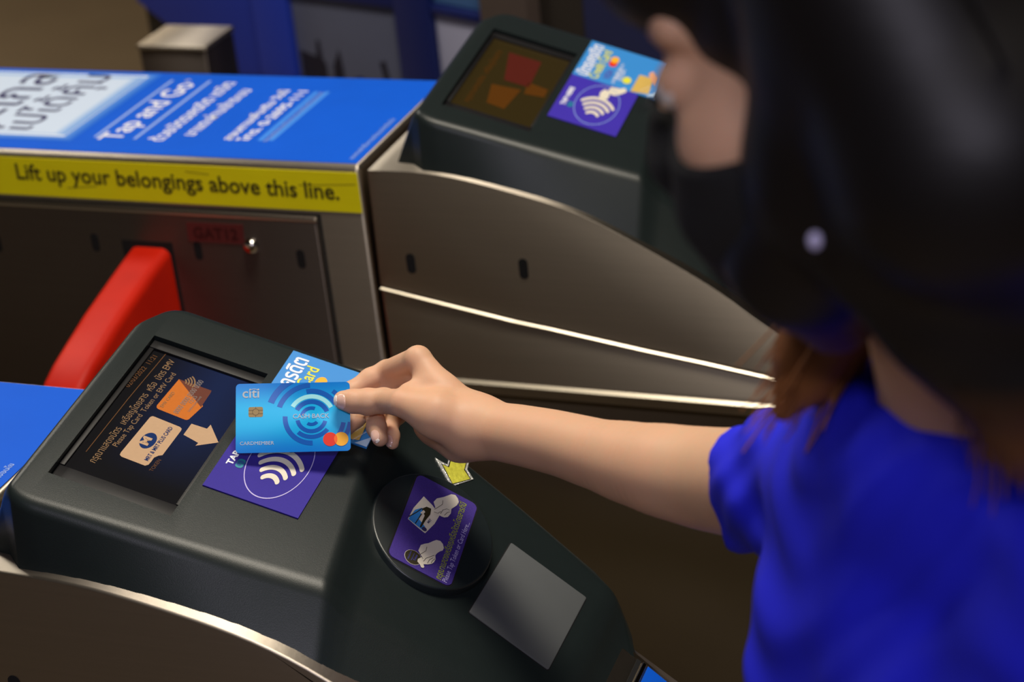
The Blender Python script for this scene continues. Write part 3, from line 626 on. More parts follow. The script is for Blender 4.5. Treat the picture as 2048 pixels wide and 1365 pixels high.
        prof = [(-.02, .8705), (-.054, .8655), (-.085, .8595), (-.115, .8525), (-.155, .8430), (-.180, .8370), (-.222, .8240), (-.255, .8135), (-.278, .803), (-.300, .787), (-.312, .768), (-.318, .745), (-.300, .60), (-.24, .48), (-.02, .42)]
        vs = [(xa, y, z) for y, z in prof]+[(xb, y, z) for y, z in prof]; k = len(prof)
        fs = [tuple(range(k)), tuple(range(2*k-1, k-1, -1))]+[(i, (i+1) % k, k+(i+1) % k, k+i) for i in range(k)]
        bevelled('barrier_flap', vs, fs, RED, .011, 5, g, 50, label='red fan-shaped barrier flap')
    # sloping nose: upper side, lower side, bottom rail
    top = smooth_profile(A); xe = top[-1][0]
    ybf = lambda x: YB if x < .30 else max(.172, YB-(x-.30)*.6)
    seam = [(-.0763, .8305), (-.0036, .8164), (.0806, .8003), (.1211, .7942), (.2253, .7766), (.2933, .7663), (.3548, .7560), (xe, .735)]
    side_prism('nose_side_upper', top, [(x, z+.0016) for x, z in seam], YF, ybf, STEEL, .0045, g)
    side_prism('nose_side_lower', [(x, z-.0012) for x, z in seam[:-1]]+[(xe, .7338)], [(-.0763, .716), (xe, .716)], YF-.001, ybf, STEEL, .0030, g)
    sweep('bottom_rail', [(-.33, .7205), (xe, .7205)], [(.02, 0), (-.0012, 0), (-.0060, -.0026), (-.0060, -.014), (.02, -.014)], CHROME2)
    sweep('seam_glint_strip', seam, [(.004, -.0004), (-.0006, -.0006), (-.0028, -.0018), (-.0028, -.0036), (.004, -.0036)], CHROME2)  # sloped strip added along the seam to make its bright highlight line
    if near:
        d = V(.0874, 0, -.0695); d /= np.linalg.norm(d); nn = V(-d[2], 0, d[0])
        o = V(.402, 0, lerp_arc(A, .402)-.0003)
        x0 = .404; zz = lambda x: lerp_arc(A, x)
        prism('nose_gap', [(0, YF+.004), (.004, YF+.004), (.004, .171), (0, .171)], (V(x0-.004, 0, zz(x0-.004))+nn*.0006, d, EY, nn), .0012, VOID, 0, g)
        prism('nose_trim', [(0, YF+.002), (.0045, YF+.002), (.0045, .172), (0, .172)], (V(x0, 0, zz(x0))+nn*.0014, d, EY, nn), .004, CHROME, .0012, g, 3)
        prism('nose_decal', [(0, YF+.006), (.07, YF+.006), (.07, .168), (0, .171)], (V(x0+.0045, 0, zz(x0+.0045))+nn*.001, d, EY, nn), .002, BLUE, .0003, g, 2, label='blue decal on the sloping nose')
    # slots of the nose side
    nm = [o_ for o_ in g.children if o_.name.startswith('nose_side_upper')][0]
    for sx, sz in ((-.036, .8613), (.0967, .8635)):
        prism('slot', [(sx+x*.0046, sz+z) for x, z in [(math.cos(t_)*1.15, math.sin(t_)*.0052+(.0070 if math.sin(t_) >= 0 else -.0070)) for t_ in np.linspace(0, 2*math.pi, 21)[:-1]]], (V(0, YF-.0005, 0), EX, EZ, -EY), .001, VOID, 0, nm)
    hd = make_hood(g, A)
    make_screen(hd, near); make_stickers(hd, near); make_token_reader(hd)
    return g

make_gate('steel ticket gate in front whose card reader the bank card hovers over', V(0, 0, 0), NEAR_ARC, True)
make_gate('steel ticket gate with red flap, yellow belongings strip and blue lettered top', SHIFT, FAR_ARC, False)

# ================================================================== BACKGROUND
BO, BX, BN = V((-0.85069, 2.10036, 0.0)), V((0.9205, -0.39073, 0.0)), V((-0.39073, -0.9205, 0.0))
pb = thing('steel_post', 'square brushed steel post behind the lettered gate top', 'post', (-.80, 1.66, 0))
box('post_shaft', (-.062, -.05, 0), (.062, .05, .786), STEELD, .004, pb); box('post_cap', (-.064, -.052, .786), (.064, .052, .795), STEEL, .003, pb)

BK = lambda off=0.0: (BO+BN*off, BX, EZ, BN)
NAVYB = mat('navy_panel_paint', (16, 30, 92), .45, var=.08, scale=4); ROYAL = mat('royal_blue_panel', (32, 58, 178), .5, var=.06, scale=3)
POST1 = mat('dim_poster_sky', (78, 80, 98), .45, var=.12, scale=4, rgb2=(84, 88, 108)); POST2 = mat('grey_poster_sky', (150, 150, 172), .5, var=.05, scale=3); POST3 = mat('blue_poster_band', (74, 116, 170), .5, var=.08, scale=4)
SHADE = mat('poster_skyline', (22, 22, 40), .5, var=.1, scale=8); SHADE2 = mat('poster_navy_shape', (22, 30, 84), .5, var=.1, scale=8); KIOSKB = mat('black_kiosk_paint', (18, 16, 14), .5, var=.1, scale=5)
kb = thing('display_kiosk', 'black and blue display kiosk with poster boards behind the gates', 'kiosk', (float(BO[0]), float(BO[1]), 0))
def kp(name, poly, th, m_, off, bev=.004, parent=kb, label=None):
    o = prism(name, poly, (V(BO[0]-kb.location[0], BO[1]-kb.location[1], 0)+BN*off, BX, EZ, BN), th, m_, bev, parent, 2, label); return o
kp('kiosk_body', [(-.468, .0), (.532, .0), (.532, 1.75), (-.468, 1.75)], .45, KIOSKB, -.03, .008)
kp('swoosh_panel', [(-.465, .642), (-.305, .572), (-.082, .470), (-.082, 1.74), (-.465, 1.74)], .02, ROYAL, -.012, label='royal blue panel with slanting lower edge')
kp('stile', [(-.080, .02), (.020, .02), (.020, 1.74), (-.080, 1.74)], .04, ROYAL, .004)
kp('stile', [(.310, .02), (.400, .02), (.400, 1.74), (.310, 1.74)], .04, NAVYB, .004)
p1 = kp('poster_board', [(.022, .30), (.308, .30), (.308, .735), (.022, .735)], .01, POST1, -.008, .001, label='dim poster of a skyline')
a = Art((V(BO[0]-kb.location[0], BO[1]-kb.location[1], 0)+BN*-.0076, BX, EZ, BN))
for q in ([(.03, .30), (.03, .618), (.075, .612), (.080, .645), (.088, .645), (.092, .610), (.10, .60), (.10, .30)], [(.115, .30), (.118, .60), (.14, .636), (.146, .60), (.15, .30)], [(.246, .628), (.262, .632), (.270, .590), (.254, .590)]): a.poly(q, SHADE, 1)
a.poly([(.12, .56), (.19, .592), (.24, .575), (.255, .50), (.12, .48)], SHADE2, 2); a.build('poster_print', p1)
kp('rail', [(.021, .724), (.309, .738), (.309, .80), (.021, .80)], .03, NAVYB, .001)
kp('poster_board', [(.402, .30), (.53, .30), (.53, .742), (.402, .742)], .01, POST2, -.008, .001, label='pale grey poster')
kp('rail', [(.401, .742), (.531, .742), (.531, .760), (.401, .760)], .02, NAVYB, .001)
kp('poster_board', [(.402, .762), (.53, .762), (.53, 1.7), (.402, 1.7)], .01, POST3, -.008, .001, label='blue poster band')
pw = thing('grey_cabinet', 'dim brownish grey cabinet beside the poster kiosk', 'cabinet', (float(BO[0]+BX[0]*.6), float(BO[1]+BX[1]*.6), 0))
PWO = V(BO[0]-pw.location[0], BO[1]-pw.location[1], 0)
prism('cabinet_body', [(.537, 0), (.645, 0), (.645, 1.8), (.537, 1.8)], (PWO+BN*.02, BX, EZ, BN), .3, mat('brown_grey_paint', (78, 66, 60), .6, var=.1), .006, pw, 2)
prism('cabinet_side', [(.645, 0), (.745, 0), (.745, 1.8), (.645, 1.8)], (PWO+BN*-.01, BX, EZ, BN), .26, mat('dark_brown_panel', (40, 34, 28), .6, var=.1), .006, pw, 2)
nb = prism('notice_board', [(.748, 0), (1.25, 0), (1.25, 1.6), (.748, 1.6)], (BO+BN*.0, BX, EZ, BN), .08, mat('dark_navy_board', (26, 32, 74), .6, var=.08), .008, None, 2)
tag(nb, 'dark navy board standing behind the far card reader', 'board')

# ================================================================== BANK CARD
CO, CU, CV, CN = V((0.15207, 0.11472, 1.02867)), V((0.91152, 0.3964, -0.10952)), V((-0.20777, 0.6737, 0.7092)), V((0.35491, -0.62369, 0.69645))
def card_mat(name, rgb, rough=.28, an=.75, rgb2=None):
    """brushed metallic card face: the brushing runs in circles about the swirl"""
    M = bpy.data.materials.new(name); M.use_nodes = True; nt = M.node_tree; N = nt.nodes; L = nt.links; b = N['Principled BSDF']
    b.inputs['Base Color'].default_value = (*lin(rgb), 1); b.inputs['Metallic'].default_value = .12; b.inputs['Roughness'].default_value = rough
    b.inputs['Anisotropic'].default_value = an
    ge = N.new('ShaderNodeNewGeometry'); su = N.new('ShaderNodeVectorMath'); su.operation = 'SUBTRACT'
    su.inputs[1].default_value = tuple(CO+CU*(.0598-.0445)*1+CV*.0005); L.new(ge.outputs['Position'], su.inputs[0])
    cr = N.new('ShaderNodeVectorMath'); cr.operation = 'CROSS_PRODUCT'; cr.inputs[1].default_value = tuple(CN); L.new(su.outputs[0], cr.inputs[0])
    no = N.new('ShaderNodeVectorMath'); no.operation = 'NORMALIZE'; L.new(cr.outputs[0], no.inputs[0]); L.new(no.outputs[0], b.inputs['Tangent'])
    if rgb2:      # the ground runs from cyan in the middle to blue along the long edges
        dt = N.new('ShaderNodeVectorMath'); dt.operation = 'DOT_PRODUCT'; dt.inputs[1].default_value = tuple(CV); L.new(su.outputs[0], dt.inputs[0])
        ab = N.new('ShaderNodeMath'); ab.operation = 'ABSOLUTE'; L.new(dt.outputs['Value'], ab.inputs[0])
        mr = N.new('ShaderNodeMapRange'); mr.interpolation_type = 'SMOOTHSTEP'; mr.inputs['From Min'].default_value = .004; mr.inputs['From Max'].default_value = .029; L.new(ab.outputs[0], mr.inputs['Value'])
        mx = N.new('ShaderNodeMix'); mx.data_type = 'RGBA'; mx.inputs[6].default_value = (*lin(rgb), 1); mx.inputs[7].default_value = (*lin(rgb2), 1)
        L.new(mr.outputs[0], mx.inputs[0]); L.new(mx.outputs[2], b.inputs['Base Color'])
    return M
CARDB = card_mat('cyan_brushed_foil', (36, 190, 250), rgb2=(26, 128, 222)); CARDD = card_mat('deep_blue_foil', (28, 96, 190), .34); CARDL = card_mat('pale_cyan_foil', (170, 240, 250), .3)
SILV = mat('silver_print', (206, 214, 222), .3, .3, var=.02); CHIPM = mat('gold_chip', (206, 178, 128), .3, .7, var=.05); CHIPL = mat('chip_groove', (96, 78, 50), .5, var=.05)
fr = (CO, CU, CV, CN)
mm = .001
a = Art((CO+CN*.0002, CU, CV, CN)); W2, H2 = .0445, .0281
a.slab(rrect(2*W2, 2*H2, .0032, 6), CARDB, .00076)
def cardclip(poly):
    out = poly
    for ax, s, lim in ((0, 1, W2-.0001), (0, -1, W2-.0001), (1, 1, H2-.0001), (1, -1, H2-.0001)):
        src, out = out, []
        for i in range(len(src)):
            p, q = src[i], src[(i+1) % len(src)]; dp, dq = lim-s*p[ax], lim-s*q[ax]
            if dp >= 0: out.append(p)
            if dp*dq < 0: t = dp/(dp-dq); out.append((p[0]+(q[0]-p[0])*t, p[1]+(q[1]-p[1])*t))
    return out
cx, cy = [(0.0143, -0.00063)][0]
for r0, r1, a0, a1, m_ in ((15.6, 19.0, 28, 148, CARDL), (11.2, 14.8, 22, 150, CARDD), (6.4, 9.2, 70, 165, CARDD), (24.5, 28.5, 92, 160, CARDD), (31.5, 36.5, 108, 158, CARDD), (19.8, 23.6, 30, 100, CARDD),
        (18.6, 22.4, 176, 272, CARDD), (9.4, 12.6, 190, 345, CARDD), (13.9, 17.2, 228, 322, CARDD), (4.2, 6.8, 235, 320, CARDD), (23.5, 27, 318, 350, CARDD), (28.5, 32, 325, 352, CARDD), (25.5, 29, 10, 52, CARDD), (31, 35, 0, 40, CARDD)):
    pl = cardclip([(cx+x*mm, cy+y*mm) for x, y in arc(0, 0, r0, r1, a0, a1, 26)])
    if len(pl) > 2: a.poly(pl, m_, 1)
a.text('citi', *[(-0.03932, 0.01662), (-0.02629, 0.01654)], SILV, 2, bold=.012, hscale=.98)
c = [(-0.03038, 0.01867)][0]; a.poly([(c[0]+x*mm, c[1]+y*mm) for x, y in arc(0, 0, 4.7, 5.2, 50, 140, 14)], SILV, 2)
a.text('CASH BACK', *[(-0.0001, -0.00112), (0.02812, -0.00113)], SILV, 3, bold=.004)
a.text('CARDMEMBER', *[(-0.04118, -0.0218), (-0.01492, -0.0218)], SILV, 2)
for p, m_, l in zip([(0.0287, -0.01848), (0.03725, -0.01848)], (LOGOR, LOGOY), (2, 3)): a.poly(disc(p[0], p[1], .0056, 36), m_, l)
p, q_ = [(0.0287, -0.01848), (0.03725, -0.01848)]
xm = (p[0]+q_[0])/2; hw = (q_[0]-p[0])/2; th = math.degrees(math.acos(hw/.0056))
a.poly([(p[0]+.0056*math.cos(math.radians(t)), p[1]+.0056*math.sin(math.radians(t))) for t in np.linspace(-th, th, 12)]+[(q_[0]-.0056*math.cos(math.radians(t)), q_[1]+.0056*math.sin(math.radians(t))) for t in np.linspace(th, -th, 12)][::-1][1:-1][::-1], LOGOO, 4)
card = a.build('bank_card'); tag(card, 'cyan metallic bank card with swirl arcs held between thumb and finger', 'bank card')
chip = Art((CO+CN*.0003, CU, CV, CN)); c = [(-0.02902, 0.00487)][0]
chip.slab(rrect(.0112, .0082, .0014, 4, c[0], c[1]), CHIPM, .0003)
for l in ([(-.0056, .0014), (-.0018, .0014)], [(-.0056, -.0014), (-.0018, -.0014)], [(.0018, .0014), (.0056, .0014)], [(.0018, -.0014), (.0056, -.0014)], [(0, .0041), (0, .0028)], [(0, -.0028), (0, -.0041)]): chip.poly(stroke([(c[0]+x, c[1]+y) for x, y in l], .0003), CHIPL, 1)
chip.poly(arc(c[0], c[1], .0024, .0027, 0, 360, 24), CHIPL, 1)
chip.build('chip', card, 'gold contact chip')

# ================================================================== PERSON
person = thing('person', 'woman in blue blouse and black face mask holding out a bank card', 'person', (.77, -.24, 0))
def unit(v): v = V(v); return v/np.linalg.norm(v)
POFF = V(.77, -.24, 0)
HF = V([-0.9415, 0.0218, -0.3362]); HL = V([-0.0963, -0.9737, 0.2064]); HU = V([-0.3229, 0.2267, 0.9189]); HC = V([0.6773, -0.2884, 1.4983])
hp = lambda f, l, u: HC+HF*f+HL*l+HU*u
RS = [(0.60062, -0.08403, 1.13851)][0]; TS = R0*.029; NB = V(.70, -.235, 1.295)+TS; LS = V(.785, -.345, 1.25)+TS*.6
SR = unit(V(RS)-LS); SU = unit(V(-.10, 0, 1)); SF = unit(np.cross(SU, SR)); SU = np.cross(SR, SF)
if SF[0] > 0: SF = -SF
CC = V(.69, -.225, 1.13)+TS; WA = V(.715, -.235, 1.0)+TS; PE = V(.745, -.24, .88)+TS
def torso(F, g=0.0, k=.03):
    F.ell(CC, (SR, SF, SU), (.135+g, .080+g, .16+g), k); F.ell(WA, (SR, SF, SU), (.115+g, .080+g, .15+g), k); F.ell(PE, (SR, SF, EZ), (.15+g, .108+g, .13+g), k)
    F.cap(NB-V(0, 0, .030), RS, .034+g*.8, .034+g*.8, k); F.cap(NB-V(0, 0, .035), LS, .042+g, .044+g, k)
    for s in (-1, 1): F.ell(CC+SR*.060*s+SF*.042-SU*.02, (SR, SF, SU), (.055+g, .045+g, .058+g), k)
    return F
ARM = [(0.29791, 0.13141, 1.02603), (0.32215, 0.12137, 1.02886), (0.34547, 0.10889, 1.03483), (0.38233, 0.08742, 1.04407), (0.41879, 0.0618, 1.05394), (0.45293, 0.03904, 1.06315), (0.48518, 0.01841, 1.07246), (0.5215, -0.00288, 1.08291), (0.56283, -0.04337, 1.10806), (0.59701, -0.08175, 1.13429)]
ARMR = [.0208, .0214, .0220, .0229, .0244, .0280, .0311, .0332, .035, .037]
LEL = [(0.75015, -0.32202, 1.14531)][0]; LWR = [(0.74487, -0.32605, 0.94217)][0]
def spline(P, r, n):
    P = np.array(P); r = np.array(r); m_ = len(P); out, ro = [], []
    for i in range(m_-1):
        p0, p1, p2, p3 = P[max(i-1, 0)], P[i], P[i+1], P[min(i+2, m_-1)]
        for t in np.arange(n)/n:
            out.append(.5*(2*p1+(p2-p0)*t+(2*p0-5*p1+4*p2-p3)*t*t+(3*p1-p0-3*p2+p3)*t**3)); ro.append(r[i]+(r[i+1]-r[i])*(t*t*(3-2*t)*.5+t*.5))
    return out+[P[-1]], ro+[r[-1]]
# ---- coarse body
Bd = Field((.48, -.62, -.005), (1.0, .03, 1.66), .0045)
torso(Bd)
Bd.cap(NB-V(0, 0, .03), hp(-.02, 0, -.075), .052, .050, .02)
Bd.chain(ARM[6:], [t-.0006 for t in ARMR[6:]], .0)
Bd.chain([LS, LEL, LWR], [.044, .036, .024], .015)
lh = unit(V(LWR)-LEL)
Bd.ell(V(LWR)+lh*.05, (lh, SF, np.cross(lh, SF)), (.048, .014, .036), .01)
sd = np.cross(lh, SF)
for i, (o_, ln) in enumerate(((-.027, .058), (-.009, .068), (.009, .064), (.027, .05))):
    q0 = V(LWR)+lh*.085+sd*o_; q1 = q0+lh*ln*.55+SF*.006; Bd.chain([q0, q1, q1+lh*ln*.4+SF*.016], [.0085, .008, .0065], .002)
Bd.chain([V(LWR)+lh*.03+sd*-.03, V(LWR)+lh*.06+sd*-.052+SF*.01, V(LWR)+lh*.09+sd*-.058+SF*.02], [.012, .0095, .0075], .004)
for s in (-1, 1):
    hip = PE+SR*.078*s-V(0, 0, .04); kn = V(hip[0]-.005+.01, hip[1]+.0, .48); an = V(hip[0]+.02, hip[1]+.01, .08)
    Bd.chain([hip, kn, an], [.085, .055, .038], .02)
# head
def face(F, g=0.0, k=.012):
    F.ell(hp(-.015, 0, .032), (HF, HL, HU), (.090+g, .074+g, .086+g), k); F.ell(hp(.028, 0, -.032), (HF, HL, HU), (.060+g, .060+g, .082+g), k)
    F.ell(hp(.035, 0, -.078), (HF, HL, HU), (.050+g, .046+g, .036+g), k); F.ell(hp(.076, 0, -.086), (HF, HL, HU), (.016+g, .020+g, .016+g), k)
    for s in (-1, 1):
        F.ell(hp(.052, .040*s, -.032), (HF, HL, HU), (.028+g, .024+g, .026+g), k); F.cap(hp(.079, .012*s, .022), hp(.064, .046*s, .020), .011+g, .010+g, k)
    F.cap(hp(.086, 0, .004), hp(.099, 0, -.034), .0070+g, .0095+g, .008); F.ell(hp(.093, 0, -.038), (HF, HL, HU), (.012+g, .017+g, .009+g), .006)
    return F
face(Bd)
for s in (-1, 1):
    Bd.ell(hp(.092, .033*s, -.002), (HF, HL, HU), (.016, .016, .010), .008, 'd'); Bd.ell(hp(.0715, .033*s, -.003), (HF, HL, HU), (.0130, .0150, .0115), .004); Bd.ell(hp(-.006, .075*s, -.008), (HF, HL, HU), (.017, .008, .030), .005)
for u in (-.060, -.069): Bd.ell(hp(.082, 0, u), (HF, HL, HU), (.012, .022, .006), .004)
# arm is handed over to the fine field inside the sleeve
ax = unit(V(ARM[-3])-V(ARM[0]))
bv, bq = Bd.mesh()
# ---- fine forearm and hand
e1 = unit(V(ARM[7])-V(ARM[0])); e3 = unit(np.cross(e1, V(0, .3, 1))); e2 = np.cross(e3, e1); FRM = np.array([e1, e2, e3])
HANDP = [(0.19631, 0.11386, 1.09669), (0.15273, 0.19678, 1.05051), (0.60256, -0.15549, 1.18329), (0.56148, -0.09389, 1.09554), (0.27228, 0.09675, 1.00902), (0.23015, 0.18664, 0.95153), (0.21168, 0.21833, 1.04647), (0.18677, 0.09471, 1.0455)]
HP_ = np.array([FRM@V(p) for p in HANDP]+[FRM@V(p) for p in ARM[:9]]); lo_, hi_ = HP_.min(0)-.02, HP_.max(0)+.02
Hd = Field(lo_, hi_, .0011, FRM); Hd.rk = 1.04
Hd.chain(*spline(ARM[:9], ARMR[:9], 5), 0)
T = Hd.new()     # palm
WR = ARM[0]
MCP = [(0.24468, 0.15872, 1.06483), (0.23491, 0.17033, 1.04725), (0.22667, 0.17925, 1.03051), (0.22243, 0.18521, 1.01229)]
T.chain([WR]+[(0.27048, 0.14229, 1.04554)]+[MCP[0]], [.0200, .0125, .0098], .010)
T.chain([WR]+[(0.26115, 0.15192, 1.03323)]+[MCP[1]], [.0195, .0128, .0098], .010)
T.chain([WR]+[(0.25602, 0.15894, 1.01992)]+[MCP[2]], [.0190, .0128, .0092], .010)
T.chain([(0.29033, 0.13579, 1.0166), (0.25562, 0.16026, 1.00649)]+[MCP[3]], [.0180, .0130, .0086], .010)
T.chain([(0.29556, 0.12217, 1.02926), (0.27348, 0.11632, 1.04176), (0.24613, 0.11868, 1.0479)], [.0195, .0158, .0104], .010)
T.chain([(0.28205, 0.13377, 1.0098), (0.24785, 0.16005, 1.00494)], [.0160, .0120], .010)
T.chain([(0.25957, 0.14379, 1.04945), (0.24551, 0.13297, 1.04922)], [.0095, .0075], .010)
Hd.join(T, .012)
FING = {
 'index': ([MCP[0]]+[(0.20698, 0.17858, 1.04), (0.19556, 0.17053, 1.03651), (0.18364, 0.15626, 1.03182), (0.17473, 0.14316, 1.02957)], [.0098, .0087, .0082, .0072, .0062]),
 'middle': ([MCP[1]]+[(0.20204, 0.17955, 1.02542), (0.19426, 0.16937, 1.02019), (0.18952, 0.14772, 1.01348), (0.1858, 0.13329, 1.01032)], [.0098, .0088, .0083, .0072, .0060]),
 'ring': ([MCP[2]]+[(0.20654, 0.16747, 1.02145), (0.20424, 0.15302, 1.01739), (0.21407, 0.13213, 1.01558), (0.22133, 0.12097, 1.01278)], [.0092, .0080, .0078, .0072, .0060]),
 'pinky': ([MCP[3]]+[(0.21514, 0.17014, 1.00616), (0.21406, 0.1567, 1.00534), (0.2215, 0.14131, 1.00387), (0.22507, 0.13399, 1.00162)], [.0086, .0070, .0064, .0058, .0048]),
 'thumb': ([(0.24613, 0.11868, 1.0479)]+[(0.22071, 0.13833, 1.03694), (0.2081, 0.13579, 1.03627), (0.1969, 0.13248, 1.0375), (0.18889, 0.13148, 1.03819)], [.0104, .0092, .0094, .0086, .0072]),
}
for nm, (pts, rs) in FING.items():
    G = Hd.new(); G.chain(pts, rs, .004)
    if nm == 'thumb': G.ell(pts[2], (EX, EY, EZ), (.0096, .0096, .0096), .003)
    Hd.join(G, .0016 if nm == 'thumb' else .0035)
hv, hq = Hd.mesh()
me = raw_mesh('body', [(bv-POFF, bq, 0), (hv-POFF, hq, 0)], [SKIN])
link('body', me, person)
# nails
def nail(pts, rs, cen, axes, rad, name, m_, label=None, grow=.0006):
    c = V(cen); F = Field(c-.012, c+.012, .0005); F.rk = 1.04; F.chain(pts, [r+grow for r in rs], .004)
    E = Field(c-.012, c+.012, .0005); E.ell(c, axes, rad, 0); F.S = np.maximum(F.S, E.S)
    v, q = F.mesh()
    if len(v): link(name, raw_mesh(name, [(v-POFF, q, 0)], [m_]), person, label)
VW = unit(CAM-V(FING['thumb'][0][-1])); td = unit(V(FING['thumb'][0][-1])-V(FING['thumb'][0][-3])); ts = unit(np.cross(td, VW))
nc = V(FING['thumb'][0][-1])+td*.0005+VW*.0065-ts*.001
nail(*FING['thumb'], nc, (td, ts, VW), (.0072, .0058, .0042), 'thumb_nail', NAIL, 'polished pink nail')
nail(*FING['thumb'], nc+td*.0058, (td, ts, VW), (.0020, .0050, .0035), 'nail_tip', NAILT, None, .0008)
for nm, px in (('ring', [(0.21765, 0.11734, 1.01806)][0]), ('pinky', [(0.22292, 0.12998, 1.00507)][0])):
    pts, rs = FING[nm]; d = unit(V(pts[-1])-V(pts[-2])); o_ = unit(V(px)-V(pts[-1])-d*((V(px)-V(pts[-1]))@d)); c = V(pts[-1])+o_*rs[-1]+d*.001; sd_ = np.cross(d, o_)
    nail(pts, rs, c, (d, sd_, o_), (.0062, .0045, .0034), 'fingernail', NAIL)
    nail(pts, rs, c+d*.0052, (d, sd_, o_), (.0018, .0040, .0032), 'nail_tip', NAILT, None, .0009)
# ---- blouse
Sh = Field((.46, -.62, .80), (1.02, .05, 1.40), .0035)
torso(Sh, .011, .035)
Sh.ell(NB+SF*.012-V(0, 0, .030), (SR, SF, SU), (.088, .070, .062), .03)
Sh.half(V(0, 0, .82), (0, 0, -1))
SL = [(0.60458, -0.08862, 1.13823), (0.55434, -0.03552, 1.10165), (0.50957, 0.00649, 1.0752)]
G = Sh.new(); G.chain(SL, [.046, .0395, .0372], .012); G.half([(0.55104, -0.03263, 1.10102)][0], unit(V(ARM[6])-V(ARM[8]))*.55-R0*.45); Sh.join(G, .02)
Sh.chain([(0.55429, -0.03523, 1.10221), (0.49999, 0.01641, 1.07291)], [.0352, .0352], .001, 'd')
G = Sh.new(); G.chain([LS, LEL], [.060, .052], .012); Sh.join(G, .015)
Sh.chain([NB+V(.01, 0, .06)]+[(0.69071, -0.20189, 1.32122), (0.68935, -0.24953, 1.32347)], [.050, .034, .030], .004, 'd')
gx, gy, gz = [Sh.lo[q]+Sh.h*np.arange(Sh.n[q]) for q in range(3)]
gx, gy, gz = gx[:, None, None], gy[None, :, None], gz[None, None, :]
Sh.S = Sh.S+(.0016*np.sin(70*(gz+.6*gy)+4*np.sin(26*gx+9*gz))+.0009*np.sin(150*(gx-gz)+5*np.sin(31*gy))).astype(np.float32)   # soft folds of the cloth
shv, shq = Sh.mesh()
link('blouse', raw_mesh('blouse', [(shv-POFF, shq, 0)], [SHIRT]), person, 'short sleeved royal blue blouse')
# ---- trousers, shoes
Tr = Field((.5, -.62, .03), (1.02, .02, 1.0), .006)
Tr.ell(PE, (SR, SF, EZ), (.158, .116, .12), .03)
shoes = []
for s in (-1, 1):
    hip = PE+SR*.078*s-V(0, 0, .04); kn = V(hip[0]+.005, hip[1], .48); an = V(hip[0]+.02, hip[1]+.01, .08)
    Tr.chain([hip, kn, an], [.094, .064, .055], .02); shoes.append(an)
Tr.half(V(0, 0, .075), (0, 0, -1)); v, q = Tr.mesh(); link('trousers', raw_mesh('trousers', [(v-POFF, q, 0)], [TROUS]), person)
for an in shoes:
    F = Field(an-V(.22, .2, .09), an+V(.12, .12, .06), .004); d = unit(V(SF[0], SF[1], 0))
    F.cap(an-V(0, 0, .045)-d*.03, an-V(0, 0, .048)+d*.13, .036, .034, .01); F.cap(an, an-V(0, 0, .04), .042, .038, .01); F.half(V(0, 0, .0), (0, 0, -1)); v, q = F.mesh()
    link('shoe', raw_mesh('shoe', [(v-POFF, q, 0)], [SHOE]), person)
# ---- mask with its loops
Mk = Field(HC-.16, HC+.16, .0026); face(Mk, .0045, .014)
Mk.chain([hp(.086, 0, -.018), hp(.089, 0, -.042), hp(.084, 0, -.066), hp(.066, 0, -.084)], [.009, .013, .018, .018], .012)
for s in (-1, 1): Mk.cap(hp(.07, .03*s, -.06), hp(.035, .052*s, -.06), .024, .018, .014)
p0 = hp(.097, 0, -.010)
for s in (-1, 1): Mk.half(p0, HU+HL*.47*s)
Mk.half(hp(.022, 0, 0), -HF); Mk.half(hp(.09, 0, -.112), -HU*.9-HF*.25)
v, q = Mk.mesh(); mk = link('face_mask', raw_mesh('face_mask', [(v-POFF, q, 0)], [MASK]), person, 'black cloth face mask')
for s in (-1, 1):
    F = Field(HC-.16, HC+.16, .003); F.chain([hp(.026, .064*s, -.055), hp(.012, .074*s, -.040), hp(-.012, .080*s, -.035), hp(-.02, .084*s, -.005), hp(-.004, .082*s, .022), hp(.012, .078*s, .010), hp(.028, .070*s, -.030)], [.002]*7, 0)
    v, q = F.mesh(); link('ear_loop', raw_mesh('ear_loop', [(v-POFF, q, 0)], [MASK]), mk)
    E = Field(hp(.0715, .033*s, -.003)-.02, hp(.0715, .033*s, -.003)+.02, .0012); E.ell(hp(.0725, .033*s, -.0045), (HF, HL, HU), (.0124, .0138, .0110), 0); v, q = E.mesh()
    ey = link('eye', raw_mesh('eye', [(v-POFF, q, 0)], [EYEW]), person, 'downcast eye')
    L_ = []
    for i in range(16):
        t = -.016+.032*i/15; b0 = hp(.0848-18*t*t, (.033+t)*s, -.0065); L_.append((b0, b0+HF*.007-HU*.002+HL*s*t*.25))
    F = Field(hp(.086, .036*s, 0)-.03, hp(.086, .036*s, 0)+.03, .0012)
    for b0, b1 in L_: F.cap(b0, b1, .0010, .0006, 0)
    F.chain([l[0] for l in L_], [.0014]*16, 0); v, q = F.mesh(); link('eyelashes', raw_mesh('eyelashes', [(v-POFF, q, 0)], [IRIS]), person)
    F = Field(hp(.08, .03*s, .02)-.04, hp(.08, .03*s, .02)+.04, .0016); F.chain([hp(.087, .012*s, .020), hp(.0825, .030*s, .025), hp(.068, .049*s, .020)], [.0024, .0028, .0012], .003); v, q = F.mesh(); link('eyebrow', raw_mesh('eyebrow', [(v-POFF, q, 0)], [HAIR]), person)
